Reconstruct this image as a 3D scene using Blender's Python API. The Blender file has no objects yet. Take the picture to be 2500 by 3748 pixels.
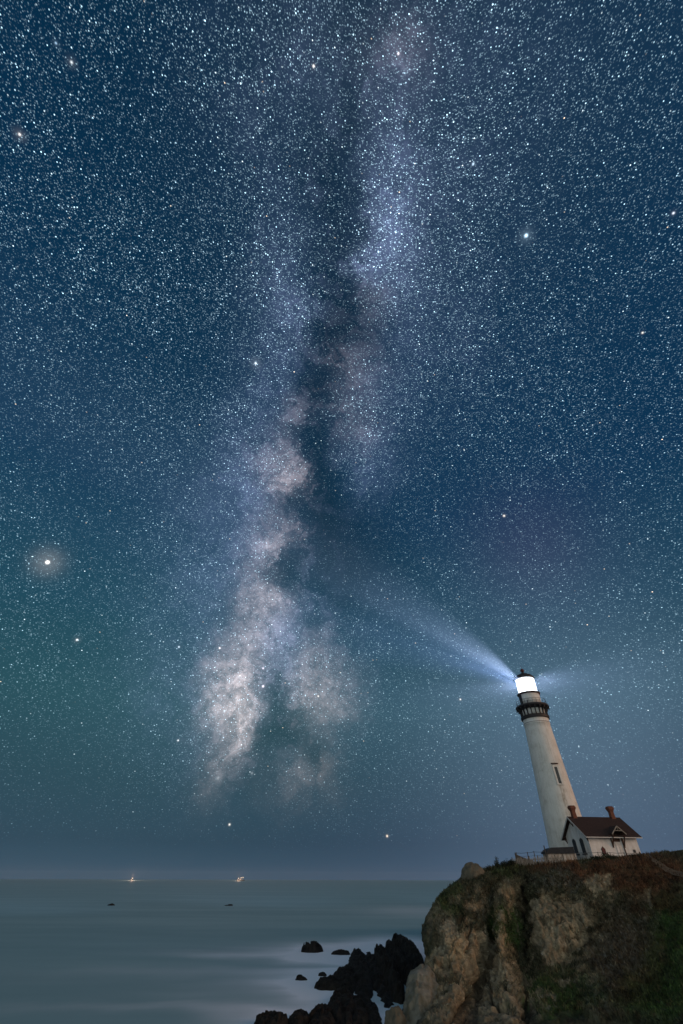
import bpy, bmesh, math, random
import numpy as np
from mathutils import Vector, Matrix

random.seed(7)
RNG = np.random.default_rng(11)
SC = bpy.context.scene
COL = SC.collection
R = math.radians

# ------------------------------------------------------------------ camera
CAM_Z = 13.0
FOC = 1560.0                      # focal length in photo pixels (2500 x 3748)
PITCH = R(40.66)
ROLL = R(0.2)
cF = Vector((0, math.cos(PITCH), math.sin(PITCH)))
cR0, cU0 = Vector((1, 0, 0)), Vector((0, -math.sin(PITCH), math.cos(PITCH)))
cR = cR0 * math.cos(ROLL) + cU0 * math.sin(ROLL)
cU = cU0 * math.cos(ROLL) - cR0 * math.sin(ROLL)
EYE = Vector((0, 0, CAM_Z))
cam_data = bpy.data.cameras.new('camera')
cam = bpy.data.objects.new('camera', cam_data)
COL.objects.link(cam)
cam.matrix_world = Matrix(((cR.x, cU.x, -cF.x, EYE.x), (cR.y, cU.y, -cF.y, EYE.y),
                           (cR.z, cU.z, -cF.z, EYE.z), (0, 0, 0, 1)))
cam_data.sensor_fit = 'VERTICAL'
cam_data.sensor_height = 36.0
cam_data.lens = 36.0 * FOC / 3748.0
cam_data.clip_start = 0.5
cam_data.clip_end = 20000
SC.camera = cam
SC.view_settings.view_transform = 'Standard'
SC.view_settings.look = 'None'
SC.view_settings.exposure = 0.0
SC.view_settings.gamma = 1.0
SC.cycles.use_denoising = True
SC.cycles.denoiser = 'OPENIMAGEDENOISE'
SC.cycles.use_adaptive_sampling = False
SC.cycles.max_bounces = 5
SC.cycles.diffuse_bounces = 2
SC.cycles.glossy_bounces = 2
SC.cycles.transparent_max_bounces = 8
SC.cycles.volume_bounces = 0
SC.cycles.sample_clamp_indirect = 1.5
SC.cycles.sample_clamp_direct = 5.0


def ray(px, py):
    return cR * ((px - 1250) / FOC) + cU * ((1874 - py) / FOC) + cF


def at(px, py, Y):                 # point seen at a photo pixel, at depth Y
    d = ray(px, py)
    return EYE + d * (Y / d.y)


def at_z(px, py, z=0.0):           # point seen at a photo pixel, at height z
    d = ray(px, py)
    return EYE + d * ((z - CAM_Z) / d.z)


def sky_dir(px, py):
    return ray(px, py).normalized()


# ------------------------------------------------------------------ node expressions
class Ex:
    """A socket in a node tree that can be used in ordinary arithmetic."""
    def __init__(self, nt, s):
        self.nt, self.s = nt, s

    def _m(self, op, *a, clamp=False):
        n = self.nt.nodes.new('ShaderNodeMath')
        n.operation = op
        n.use_clamp = clamp
        for i, v in enumerate((self,) + a):
            if isinstance(v, Ex):
                self.nt.links.new(v.s, n.inputs[i])
            else:
                n.inputs[i].default_value = v
        return Ex(self.nt, n.outputs[0])

    def __add__(self, o): return self._m('ADD', o)
    __radd__ = __add__
    def __mul__(self, o): return self._m('MULTIPLY', o)
    __rmul__ = __mul__
    def __sub__(self, o): return self._m('SUBTRACT', o)
    def __rsub__(self, o): return (self * -1.0) + o
    def __truediv__(self, o): return self._m('DIVIDE', o)
    def __pow__(self, o): return self._m('POWER', o)
    def madd(self, a, b): return self._m('MULTIPLY_ADD', a, b)
    def exp(self): return self._m('EXPONENT')
    def max(self, o): return self._m('MAXIMUM', o)
    def min(self, o): return self._m('MINIMUM', o)
    def abs(self): return self._m('ABSOLUTE')
    def gt(self, o): return self._m('GREATER_THAN', o)
    def asin(self): return self._m('ARCSINE')
    def clamp(self): return self._m('ADD', 0.0, clamp=True)

    def ramp(self, a, b):          # smooth 0..1 between a and b
        n = self.nt.nodes.new('ShaderNodeMapRange')
        n.interpolation_type = 'SMOOTHSTEP'
        n.inputs[1].default_value, n.inputs[2].default_value = a, b
        self.nt.links.new(self.s, n.inputs[0])
        return Ex(self.nt, n.outputs[0])


class Vx:
    def __init__(self, nt, s):
        self.nt, self.s = nt, s

    def _v(self, op, o=None, scale=None, out=0):
        n = self.nt.nodes.new('ShaderNodeVectorMath')
        n.operation = op
        self.nt.links.new(self.s, n.inputs[0])
        if isinstance(o, (Vx, Ex)):
            self.nt.links.new(o.s, n.inputs[1])
        elif o is not None:
            n.inputs[1].default_value = o
        if scale is not None:
            if isinstance(scale, Ex):
                self.nt.links.new(scale.s, n.inputs['Scale'])
            else:
                n.inputs['Scale'].default_value = scale
        return n.outputs[out]

    def dot(self, o): return Ex(self.nt, self._v('DOT_PRODUCT', o, out=1))
    def __add__(self, o): return Vx(self.nt, self._v('ADD', o))
    def __sub__(self, o): return Vx(self.nt, self._v('SUBTRACT', o))
    def mul(self, o): return Vx(self.nt, self._v('MULTIPLY', o))
    def scale(self, k): return Vx(self.nt, self._v('SCALE', scale=k))
    def cross(self, o): return Vx(self.nt, self._v('CROSS_PRODUCT', o))
    def norm(self): return Vx(self.nt, self._v('NORMALIZE'))
    def length(self): return Ex(self.nt, self._v('LENGTH', out=1))

    def xyz(self):
        n = self.nt.nodes.new('ShaderNodeSeparateXYZ')
        self.nt.links.new(self.s, n.inputs[0])
        return [Ex(self.nt, n.outputs[i]) for i in range(3)]

    def noise(self, scale, detail=3.0, rough=0.55, dist=0.0, color=False):
        n = self.nt.nodes.new('ShaderNodeTexNoise')
        self.nt.links.new(self.s, n.inputs['Vector'])
        n.inputs['Scale'].default_value = scale
        n.inputs['Detail'].default_value = detail
        n.inputs['Roughness'].default_value = rough
        n.inputs['Distortion'].default_value = dist
        return Vx(self.nt, n.outputs['Color']) if color else Ex(self.nt, n.outputs[0])

    def voronoi(self, scale):
        n = self.nt.nodes.new('ShaderNodeTexVoronoi')
        self.nt.links.new(self.s, n.inputs['Vector'])
        n.inputs['Scale'].default_value = scale
        return n


def colour(nt, c):
    n = nt.nodes.new('ShaderNodeCombineXYZ')
    for i in range(3):
        n.inputs[i].default_value = c[i]
    return Vx(nt, n.outputs[0])


def color_ramp(nt, fac, stops):
    n = nt.nodes.new('ShaderNodeValToRGB')
    nt.links.new(fac.s, n.inputs[0])
    el = n.color_ramp.elements
    while len(el) < len(stops):
        el.new(0.5)
    for e, (p, c) in zip(el, stops):
        e.position = p
        e.color = (*c, 1)
    return Vx(nt, n.outputs[0])


def srgb(r, g, b):
    return tuple(((v / 255 + 0.055) / 1.055) ** 2.4 if v > 10 else v / 255 / 12.92 for v in (r, g, b))


# ------------------------------------------------------------------ night sky
world = bpy.data.worlds.new('World')
SC.world = world
world.use_nodes = True
wt = world.node_tree
wt.nodes.clear()
tc = wt.nodes.new('ShaderNodeTexCoord')
D = Vx(wt, tc.outputs['Generated']).norm()
dx, dy, dz = D.xyz()
elev = dz.max(-1.0).min(1.0).asin() * (2 / math.pi)          # 0 horizon .. 1 zenith

base = color_ramp(wt, elev, [
    (0.0, srgb(52, 74, 98)), (0.030, srgb(40, 60, 82)), (0.09, srgb(35, 62, 80)), (0.17, srgb(33, 70, 86)),
    (0.27, srgb(19, 61, 84)), (0.42, srgb(10, 50, 81)), (0.62, srgb(6, 45, 74)),
    (0.85, srgb(4, 40, 65)), (1.0, srgb(7, 38, 58))])


def lobe(d, px, py, rad_px, amp=1.0):
    """A soft round patch of sky about the direction of a photo pixel."""
    c = sky_dir(px, py)
    loc = 1 + ((px - 1250) ** 2 + (py - 1874) ** 2) / FOC ** 2
    sig = rad_px / FOC / loc ** 0.75
    k = 1 / (sig * sig)
    e = d.dot(tuple(c)).madd(k, -k).exp()
    return e * amp if amp != 1.0 else e


def lobes(d, lst):
    tot = None
    for p in lst:
        e = lobe(d, *p)
        tot = e if tot is None else tot + e
    return tot


# turbulence bends the Milky Way's clouds
w1 = (D.noise(7.0, 4.0, 0.6, color=True) - (0.5, 0.5, 0.5)).scale(0.11)
w2 = (D.noise(24.0, 5.0, 0.7, color=True) - (0.5, 0.5, 0.5)).scale(0.042)
DW = (D + w1 + w2).norm()

warm = lobes(DW, [
    (785, 2890, 50, .24), (835, 2770, 58, .36), (885, 2680, 50, .62), (868, 2600, 58, .68), (852, 2510, 62, .50), (800, 2640, 70, .22),
    (872, 2410, 62, .40), (925, 2280, 65, .32), (985, 2175, 62, .40), (950, 2110, 60, .12),
    (1028, 1945, 58, .55), (990, 2010, 60, .22), (1062, 1775, 46, .40), (1025, 1690, 60, .20), (1055, 1590, 50, .16), (1080, 1490, 45, .14),
    (1090, 2520, 58, .32), (1135, 2400, 85, .22), (1090, 2790, 80, .17), (1180, 2880, 80, .13),
    (1200, 2560, 80, .15), (1020, 2900, 70, .08), (1150, 2620, 60, .14),
    (1240, 1440, 70, .16), (1270, 1330, 70, .14), (1330, 1100, 60, .12), (1290, 1560, 60, .10), (1460, 230, 90, .09)])
cool = lobes(DW, [
    (820, 2500, 190, .16), (850, 2720, 170, .16), (830, 2300, 200, .10), (900, 2100, 190, .13), (980, 1930, 140, .20), (960, 1760, 140, .16),
    (1010, 1580, 110, .16), (1050, 1420, 120, .14), (1085, 1290, 75, .22), (1090, 1130, 80, .20), (1060, 980, 120, .12),
    (1010, 2310, 45, .26), (1050, 2240, 60, .16), (1010, 2440, 60, .16), (1010, 2560, 60, .12), (1140, 2330, 130, .12), (1180, 2480, 160, .10),
    (1350, 1740, 80, .14), (1330, 1600, 80, .12), (1300, 1420, 90, .12), (1390, 900, 85, .34), (1400, 780, 80, .30), (1360, 1000, 70, .16),
    (1440, 640, 90, .22), (1430, 480, 90, .20), (1400, 330, 90, .13), (1470, 200, 110, .12), (1350, 520, 70, .10),
    (1480, 900, 190, .14), (1440, 1250, 260, .10), (1100, 600, 250, .06), (1150, 100, 200, .08), (1700, 60, 250, .05),
    (1800, 420, 260, .05), (1000, 300, 220, .05)])
dark = lobes(DW, [
    (1180, 2030, 80, 1.2), (1160, 1910, 70, 1.3), (1175, 1800, 75, 1.6), (1160, 1680, 65, 1.6), (1160, 1570, 60, 1.4),
    (1150, 1420, 55, 1.4), (1200, 1380, 60, 1.0), (1210, 1250, 75, 1.5), (1290, 1230, 60, .9), (1240, 1110, 70, 1.4),
    (1240, 980, 70, 1.1), (1230, 860, 70, .9), (1190, 740, 75, .8), (1150, 640, 70, .5), (1240, 560, 70, .6), (1280, 380, 80, .6), (1330, 130, 90, .5), (1300, 700, 45, .6), (1310, 860, 45, .6), (1290, 480, 45, .5),
    (985, 2470, 40, .8), (1000, 2570, 42, .9), (1005, 2650, 52, .9), (975, 2720, 45, .8), (930, 2840, 60, 1.0), (1060, 2660, 50, .6), (1090, 2640, 50, .8), (1135, 2750, 40, 1.0), (1170, 2800, 35, 1.0),
    (1050, 2060, 50, .9), (1030, 2085, 40, .7), (1220, 2130, 110, .9), (1330, 2000, 130, .8), (1340, 2180, 120, .7),
    (1060, 1840, 35, .8), (985, 2320, 35, .5), (1290, 1900, 80, .6), (1100, 1490, 50, .5)])
dust = DW.noise(11.0, 6.0, 0.68)
dust2 = D.noise(34.0, 5.0, 0.7)
lane = DW.noise(15.0, 7.0, 0.72)
ragged = (lane - 0.5).abs().ramp(0.0, 0.055)                    # thin torn filaments of dust
ragged2 = (D.noise(40.0, 5.0, 0.7, 0.6) - 0.5).abs().ramp(0.0, 0.06)
tex = (dust.ramp(0.33, 0.64) * 0.75 + 0.40) * (dust2.ramp(0.28, 0.60) * 0.55 + 0.60) * (ragged * 0.35 + 0.68) * (ragged2 * 0.25 + 0.77)
fil = lane.ramp(0.40, 0.60) * 1.25 + 0.22
shade = (dark * fil * -1.0).exp()
mw_w = warm * tex * shade
mw_c = cool * (tex * 0.85 + 0.18) * shade
clear = elev.ramp(0.005, 0.17)

glow_right = lobe(D, 2120, 2760, 470)        # hazy glow beside the lantern, painted into the sky colour
glow_green = lobe(D, 380, 2700, 900)
glow_top = lobe(D, 2000, 0, 900)
neb = lobe(D, 1950, 2010, 160)

sky_col = base.scale(dark.madd(-0.15, 1.0).max(0.55))
sky_col = sky_col + colour(wt, (0.60, 0.48, 0.44)).scale(mw_w * clear)
sky_col = sky_col + colour(wt, (0.19, 0.235, 0.41)).scale(mw_c * clear)
sky_col = sky_col + colour(wt, (0.060, 0.082, 0.115)).scale(glow_right)
sky_col = sky_col + colour(wt, (0.008, 0.024, 0.018)).scale(glow_green)
sky_col = sky_col + colour(wt, (0.006, 0.008, 0.010)).scale(glow_top)
sky_col = sky_col + colour(wt, (0.014, 0.002, 0.010)).scale(neb)

# stars: cells of the sky sphere, slightly drawn out by the turning of the sky
POLE = tuple(sky_dir(1650, -250))
tang = D.cross(POLE).norm()


def star_layer(scale, radius, power, gain, thr):
    v = D.voronoi(scale)
    q = D.scale(scale)
    pos = Vx(wt, v.outputs['Position']).scale(scale)
    off = q - pos
    along = off.dot(tang)
    off2 = off - tang.scale(along * 0.28)
    d = off2.length()
    prof = (1.0 - d / radius).max(0.0)
    prof = prof * prof
    cx, cy, cz = Vx(wt, v.outputs['Color']).xyz()
    mag = ((cx - thr) / (1 - thr)).max(0.0) ** power
    return prof * mag * gain, cy


s1, h1 = star_layer(420.0, 0.50, 2.6, 1.6, 0.0)
s2, h2 = star_layer(250.0, 0.30, 6.5, 7.0, 0.0)
s3, h3 = star_layer(84.0, 0.105, 3.0, 6.5, 0.15)
s4, h4 = star_layer(19.0, 0.027, 1.6, 6.0, 0.3)
dens = (mw_c * 2.4 + mw_w * 1.0 + 0.75) * (D.noise(5.0, 3.0).ramp(0.3, 0.7) * 0.5 + 0.6)
dens = dens * dark.madd(-0.28, 1.0).max(0.35) * (elev.ramp(0.25, 0.8) * 0.70 + 0.62)
star_fade = elev.ramp(0.02, 0.20) * 0.85 + elev.ramp(0.015, 0.05) * 0.15
tint = colour(wt, (0.54, 0.83, 1.0)).scale(1.0)
sky_col = sky_col + tint.scale((s1 + s2) * dens * star_fade)
hue = h3.ramp(0.80, 0.9)
tint3 = colour(wt, (0.75, 0.92, 1.0)).scale(1.0 - hue) + colour(wt, (1.0, 0.78, 0.55)).scale(hue)
sky_col = sky_col + tint3.scale((s3 * (dens * 0.5 + 0.5) + s4) * star_fade)

# the few bright ones, where they stand
for (px, py, rr, amp, col, halo, hamp) in [
        (174, 2058, 7.5, 9.0, (1.0, .93, .88), 52, .16), (1926, 862, 8, 5.0, (.55, .8, 1.0), 26, .14),
        (936, 1330, 5.0, 4.0, (.75, .88, 1.0), 20, .10), (72, 492, 7, 2.5, (1, .95, .92), 22, .08), (262, 228, 7, 2.0, (.9, .96, 1), 20, .06),
        (205, 158, 6, 1.4, (.5, .75, 1), 18, .04), (282, 2342, 5, 2.5, (1, 1, 1), 14, .05), (2465, 780, 6, 3.0, (.8, .85, 1), 14, .04),
        (963, 2512, 5, 3.5, (.95, .85, 1), 16, .09), (963, 2446, 4, 2.5, (.95, .85, 1), 14, .06), (804, 2372, 4, 3., (1, .9, .9), 10, .05),
        (1458, 196, 6, 3.2, (.95, .9, 1), 16, .05), (1148, 242, 6, 3.0, (1, .92, .85), 14, .04), (1417, 3060, 5, 2.4, (1, .8, .6), 9, .04),
        (840, 3018, 5, 2.2, (1, .95, .85), 9, .03), (655, 2368, 4, 2.4, (.7, .85, 1), 10, .04), (798, 2848, 8, .35, (.9, .95, 1), 20, .06), (922, 2830, 6, .4, (.8, .9, 1), 12, .04),
        (1732, 600, 6, 2.6, (.6, .8, 1), 12, .04), (1165, 2548, 4, 2, (1, .9, .8), 8, .03), (2352, 1218, 5, 2.5, (1, .95, .85), 9, .03),
        (1845, 1888, 5, 2.4, (1, .9, .8), 9, .03), (1685, 2560, 4, 2.2, (1, .95, .9), 9, .03), (652, 2710, 4, 2.2, (.9, .95, 1), 9, .03)]:
    e = lobe(D, px, py, rr * .48, amp * .55) + lobe(D, px, py, halo * .7, hamp * .8)
    sky_col = sky_col + colour(wt, col).scale(e)

# fill glow added to the unseen sky behind the camera, low down
rear_fill = (dy * -1.0).ramp(-0.1, 0.8) * elev.ramp(-0.02, 0.02) * (1.0 - elev.ramp(0.15, 0.75))
sky_col = sky_col + colour(wt, (0.60, 0.615, 0.55)).scale(rear_fill)
bgn = wt.nodes.new('ShaderNodeBackground')
bgn.inputs['Strength'].default_value = 1.0
wt.links.new(sky_col.s, bgn.inputs['Color'])
wo = wt.nodes.new('ShaderNodeOutputWorld')
wt.links.new(bgn.outputs[0], wo.inputs['Surface'])
world.cycles.sampling_method = 'MANUAL'
world.cycles.sample_map_resolution = 512

# low warm light from the land side (right, behind the photographer)
sun_data = bpy.data.lights.new('sun', 'SUN')
sun_data.energy = 1.05
sun_data.color = (1.0, 0.50, 0.26)
sun_data.angle = R(30)
sun = bpy.data.objects.new('sun', sun_data)
COL.objects.link(sun)
SUN_FROM = Vector((0.88, -0.38, 0.20)).normalized()
sun.rotation_euler = (-SUN_FROM).to_track_quat('-Z', 'Y').to_euler()

# ------------------------------------------------------------------ materials
def mat_new(name):
    m = bpy.data.materials.new(name)
    m.use_nodes = True
    nt = m.node_tree
    b = nt.nodes['Principled BSDF']
    return m, nt, b


def geo_pos(nt):
    n = nt.nodes.new('ShaderNodeTexCoord')
    return Vx(nt, n.outputs['Object'])


def bump(nt, b, h, strength=0.4, dist=0.05):
    n = nt.nodes.new('ShaderNodeBump')
    n.inputs['Strength'].default_value = strength
    n.inputs['Distance'].default_value = dist
    nt.links.new(h.s, n.inputs['Height'])
    nt.links.new(n.outputs[0], b.inputs['Normal'])


def mottled(name, c1, c2, scale=2.0, rough=0.8, stretch=(1, 1, 1), bmp=0.0, lo=0.35, hi=0.68, spec=0.3, detail=5.0, metal=0.0):
    m, nt, b = mat_new(name)
    p = geo_pos(nt).mul(stretch)
    n = p.noise(scale, detail, 0.65)
    c = color_ramp(nt, n, [(lo, c1), (hi, c2)])
    nt.links.new(c.s, b.inputs['Base Color'])
    b.inputs['Roughness'].default_value = rough
    b.inputs['Specular IOR Level'].default_value = spec
    b.inputs['Metallic'].default_value = metal
    if bmp:
        bump(nt, b, p.noise(scale * 4, 4.0, 0.7), bmp, 0.05)
    return m


def attr_color(nt, name):
    n = nt.nodes.new('ShaderNodeVertexColor')
    n.layer_name = name
    return Vx(nt, n.outputs['Color'])


def vcol_material(name, scale, rough=0.9, bmp=0.5, dist=0.12, spec=0.15, lo=0.55, hi=1.45):
    m, nt, b = mat_new(name)
    p = geo_pos(nt)
    n = p.noise(scale, 6.0, 0.7).ramp(0.25, 0.75) * (hi - lo) + lo
    c = attr_color(nt, 'tone').scale(n)
    nt.links.new(c.s, b.inputs['Base Color'])
    b.inputs['Roughness'].default_value = rough
    b.inputs['Specular IOR Level'].default_value = spec
    if bmp:
        bump(nt, b, p.noise(scale * 1.7, 6.0, 0.72), bmp, dist)
    return m


M = {}


def painted_masonry(name, ztop, zbot):
    m, nt, b = mat_new(name)
    p = geo_pos(nt)
    streak = p.mul((1.6, 1.6, 0.10)).noise(2.2, 5.0, 0.7).ramp(0.44, 0.78)
    patch = p.noise(0.55, 5.0, 0.7).ramp(0.42, 0.75)
    fine = p.noise(7.0, 5.0, 0.7)
    grime = (streak * 0.42 + patch * 0.34).min(0.8)
    if ztop:
        ca, sa = math.cos(ztop), math.sin(ztop)
        side_ = p.dot((-sa, ca, 0.0))
        front_ = p.dot((ca, sa, 0.0)).gt(0.0)
        run = (side_ + p.noise(0.9, 4.0) * 0.9 - 0.45)
        drip = (run * run * -5.0).exp() * front_ * p.xyz()[2].ramp(2.0, zbot) * p.xyz()[2].ramp(zbot + .4, zbot + .1)
        grime = (grime + drip * p.mul((2, 2, .25)).noise(3.0, 4.0).ramp(.3, .6) * 0.8).min(0.85)
    c = color_ramp(nt, grime, [(0.0, (.74, .72, .67)), (0.35, (.60, .575, .52)), (0.8, (.36, .31, .25))])
    c = c.scale(fine * 0.3 + 0.85)
    nt.links.new(c.s, b.inputs['Base Color'])
    b.inputs['Roughness'].default_value = 0.75
    b.inputs['Specular IOR Level'].default_value = 0.2
    bump(nt, b, p.mul((1, 1, 2.5)).noise(5.0, 4.0, 0.6), 0.25, 0.04)
    return m


M['masonry'] = painted_masonry('whitewashed_masonry', 0, 0)
M['house_wall'] = mottled('painted_wall', (.80, .78, .76), (.60, .56, .52), 1.4, 0.75, (1, 1, .35), 0.12)
M['stained_wall'] = mottled('stained_wall', (.62, .58, .52), (.24, .15, .09), 1.6, 0.85, (1.6, 1.6, .3), 0.2)
M['white_trim'] = mottled('white_trim', (.62, .6, .57), (.45, .43, .41), 3.0, 0.6)
M['iron'] = mottled('black_iron', (.012, .012, .014), (.035, .028, .026), 3.0, 0.55, bmp=0.2, spec=0.4)
M['rusty'] = mottled('rusty_iron', (.03, .02, .018), (.10, .035, .018), 3.0, 0.8, bmp=0.3)
M['red_metal'] = mottled('dark_red_metal', (.10, .012, .016), (.055, .012, .014), 3.0, 0.5)
M['roof'] = mottled('shingle_roof', (.022, .013, .011), (.046, .025, .020), 2.6, 0.85, (1, 1, 3), 0.5)
M['brick'] = mottled('chimney_brick', (.20, .075, .045), (.11, .045, .032), 3.0, 0.85, (1, 1, 3), 0.4)
M['soot'] = mottled('sooty_brick', (.10, .035, .026), (.04, .02, .017), 3.0, 0.9, (1, 1, 3), 0.4)
M['shutter'] = mottled('dark_shutter', (.028, .03, .036), (.06, .062, .07), 4.0, 0.6)
M['brown_wood'] = mottled('brown_wood', (.045, .024, .018), (.08, .042, .03), 4.0, 0.7, (1, 1, .3))
M['dark_void'] = mottled('dark_glass', (.02, .021, .024), (.035, .035, .038), 3.0, 0.25, spec=0.5)
M['grey_wood'] = mottled('weathered_wood', (.34, .31, .27), (.16, .14, .115), 5.0, 0.9, (1, 1, .2), 0.2)
M['dark_wood'] = mottled('dark_weathered_wood', (.10, .088, .075), (.05, .045, .04), 4.0, 0.9, (1, 1, .3), 0.2)
M['wire'] = mottled('fence_wire', (.05, .05, .055), (.09, .09, .09), 8.0, 0.5, metal=0.4)
M['tar_roof'] = mottled('tar_roof', (.022, .024, .028), (.04, .042, .046), 2.0, 0.8)
M['hull'] = mottled('ship_hull', (.03, .03, .035), (.06, .05, .05), 0.3, 0.6)
M['hull_white'] = mottled('ship_white', (.5, .5, .5), (.4, .4, .4), 0.3, 0.6)
M['sand'] = mottled('sandy_path', (.13, .095, .065), (.07, .055, .04), 1.2, 0.95, bmp=0.4)

m, nt, b = mat_new('lantern_glass')      # frosted bright panes that still let the lens' light through
nt.nodes.remove(b)
em = nt.nodes.new('ShaderNodeEmission')
em.inputs['Color'].default_value = (.86, .93, 1, 1)
em.inputs['Strength'].default_value = 1.9
tr = nt.nodes.new('ShaderNodeBsdfTransparent')
ad = nt.nodes.new('ShaderNodeAddShader')
nt.links.new(em.outputs[0], ad.inputs[0])
nt.links.new(tr.outputs[0], ad.inputs[1])
nt.links.new(ad.outputs[0], nt.nodes['Material Output'].inputs['Surface'])
M['lantern_glass'] = m


def emitter(name, col, s):
    m, nt, b = mat_new(name)
    nt.nodes.remove(b)
    em = nt.nodes.new('ShaderNodeEmission')
    em.inputs['Color'].default_value = (*col, 1)
    em.inputs['Strength'].default_value = s
    nt.links.new(em.outputs[0], nt.nodes['Material Output'].inputs['Surface'])
    return m


M['lens'] = emitter('lens_glow', (.9, .95, 1), 5.0)
M['ship_lamp'] = emitter('ship_lamp_glow', (1, .72, .45), 14.0)

# ------------------------------------------------------------------ mesh helpers
def link(name, me, mat, parent=None, smooth=False):
    o = bpy.data.objects.new(name, me)
    COL.objects.link(o)
    if mat is not None:
        me.materials.append(mat)
    if parent is not None:
        o.parent = parent
    if smooth:
        me.polygons.foreach_set('use_smooth', [True] * len(me.polygons))
    return o


def obj(name, bm, mat, parent=None, smooth=False, recalc=True):
    me = bpy.data.meshes.new(name)
    if recalc:
        bmesh.ops.recalc_face_normals(bm, faces=bm.faces[:])
    bm.to_mesh(me)
    bm.free()
    return link(name, me, mat, parent, smooth)


def thing(name, label, cat, loc=(0, 0, 0), group=None, rotz=0.0):
    o = bpy.data.objects.new(name, None)
    COL.objects.link(o)
    o.location = loc
    o.rotation_euler = (0, 0, rotz)
    o.empty_display_size = 0.2
    return tag(o, label, cat, group)


def tag(o, label, cat, group=None, kind=None):
    o['label'] = label
    o['category'] = cat
    if group:
        o['group'] = group
    if kind:
        o['kind'] = kind
    return o


def lathe(bm, prof, seg=64, a0=0.0, a1=2 * math.pi, cx=0, cy=0):
    full = abs(a1 - a0 - 2 * math.pi) < 1e-6
    n = seg if full else seg + 1
    rings = []
    for r, z in prof:
        rings.append([bm.verts.new((cx + r * math.cos(a0 + (a1 - a0) * i / seg), cy + r * math.sin(a0 + (a1 - a0) * i / seg), z))
                      for i in range(n)])
    for k in range(len(rings) - 1):
        for i in range(seg):
            j = (i + 1) % n
            try:
                bm.faces.new((rings[k][i], rings[k][j], rings[k + 1][j], rings[k + 1][i]))
            except ValueError:
                pass
    return rings


def solid_lathe(bm, prof, seg=64):
    rings = lathe(bm, prof, seg)
    bm.faces.new(rings[0][::-1])
    bm.faces.new(rings[-1])


def box(bm, x0, x1, y0, y1, z0, z1, mtx=None):
    vs = [bm.verts.new((x, y, z)) for x in (x0, x1) for y in (y0, y1) for z in (z0, z1)]
    for f in ((0, 1, 3, 2), (4, 6, 7, 5), (0, 4, 5, 1), (2, 3, 7, 6), (0, 2, 6, 4), (1, 5, 7, 3)):
        bm.faces.new([vs[i] for i in f])
    if mtx is not None:
        bmesh.ops.transform(bm, matrix=mtx, verts=vs)
    return vs


def bar(bm, a, b_, w, h=None, up=Vector((0, 0, 1))):
    """A rectangular bar from a to b."""
    a, b_ = Vector(a), Vector(b_)
    h = w if h is None else h
    d = (b_ - a).normalized()
    if abs(d.dot(up)) > 0.98:
        up = Vector((0, 1, 0))
    s = d.cross(up).normalized() * (w / 2)
    t = s.cross(d).normalized() * (h / 2)
    ring = []
    for p in (a, b_):
        ring.append([bm.verts.new(p + i * s + j * t) for i, j in ((-1, -1), (1, -1), (1, 1), (-1, 1))])
    for i in range(4):
        j = (i + 1) % 4
        bm.faces.new((ring[0][i], ring[0][j], ring[1][j], ring[1][i]))
    bm.faces.new(ring[0][::-1])
    bm.faces.new(ring[1])


def tube(bm, pts, r, seg=6, closed=False):
    pts = [Vector(p) for p in pts]
    rings = []
    n = len(pts)
    for i, p in enumerate(pts):
        a = pts[(i - 1) % n] if (closed or i > 0) else p
        c = pts[(i + 1) % n] if (closed or i < n - 1) else p
        d = (c - a).normalized()
        u = Vector((0, 0, 1)) if abs(d.z) < 0.9 else Vector((1, 0, 0))
        s = d.cross(u).normalized()
        t = s.cross(d)
        rings.append([bm.verts.new(p + (s * math.cos(2 * math.pi * k / seg) + t * math.sin(2 * math.pi * k / seg)) * r) for k in range(seg)])
    for i in range(n if closed else n - 1):
        q = rings[(i + 1) % n]
        for k in range(seg):
            bm.faces.new((rings[i][k], rings[i][(k + 1) % seg], q[(k + 1) % seg], q[k]))


def prism(bm, pts, y0, y1, mtx=None):
    """Outline in the x-z plane given thickness along y."""
    f = [bm.verts.new((x, y0, z)) for x, z in pts]
    g = [bm.verts.new((x, y1, z)) for x, z in pts]
    bm.faces.new(f[::-1])
    bm.faces.new(g)
    for i in range(len(pts)):
        j = (i + 1) % len(pts)
        bm.faces.new((f[i], f[j], g[j], g[i]))
    if mtx is not None:
        bmesh.ops.transform(bm, matrix=mtx, verts=f + g)


# ------------------------------------------------------------------ numpy noise
def vnoise(P, seed=0):
    """Smooth value noise in -1..1 for an (n,3) array."""
    P = np.asarray(P, dtype=np.float64)
    i = np.floor(P).astype(np.int64)
    f = P - i
    f = f * f * f * (f * (f * 6 - 15) + 10)

    def h(ix, iy, iz):
        n = (ix * 374761393 + iy * 668265263 + iz * 2147483647 + seed * 1274126177) & 0xFFFFFFFF
        n = ((n ^ (n >> 13)) * 1274126177) & 0xFFFFFFFF
        n = (n ^ (n >> 16)) & 0xFFFFFFFF
        n = (n * 2246822519) & 0xFFFFFFFF
        return ((n ^ (n >> 15)) & 0xFFFFF) / float(0xFFFFF)
    r = 0
    for a in (0, 1):
        for b_ in (0, 1):
            for c in (0, 1):
                w = (f[:, 0] if a else 1 - f[:, 0]) * (f[:, 1] if b_ else 1 - f[:, 1]) * (f[:, 2] if c else 1 - f[:, 2])
                r = r + w * h(i[:, 0] + a, i[:, 1] + b_, i[:, 2] + c)
    return r * 2 - 1


def fbm(P, octaves=4, seed=0, gain=0.5, ridged=False):
    P = np.asarray(P, dtype=np.float64)
    tot, amp, norm = 0, 1.0, 0
    for o in range(octaves):
        n = vnoise(P * (2.03 ** o) + 17.3 * o, seed + o)
        if ridged:
            n = 1 - 2 * np.abs(n)
        tot = tot + amp * n
        norm += amp
        amp *= gain
    return tot / norm


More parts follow.
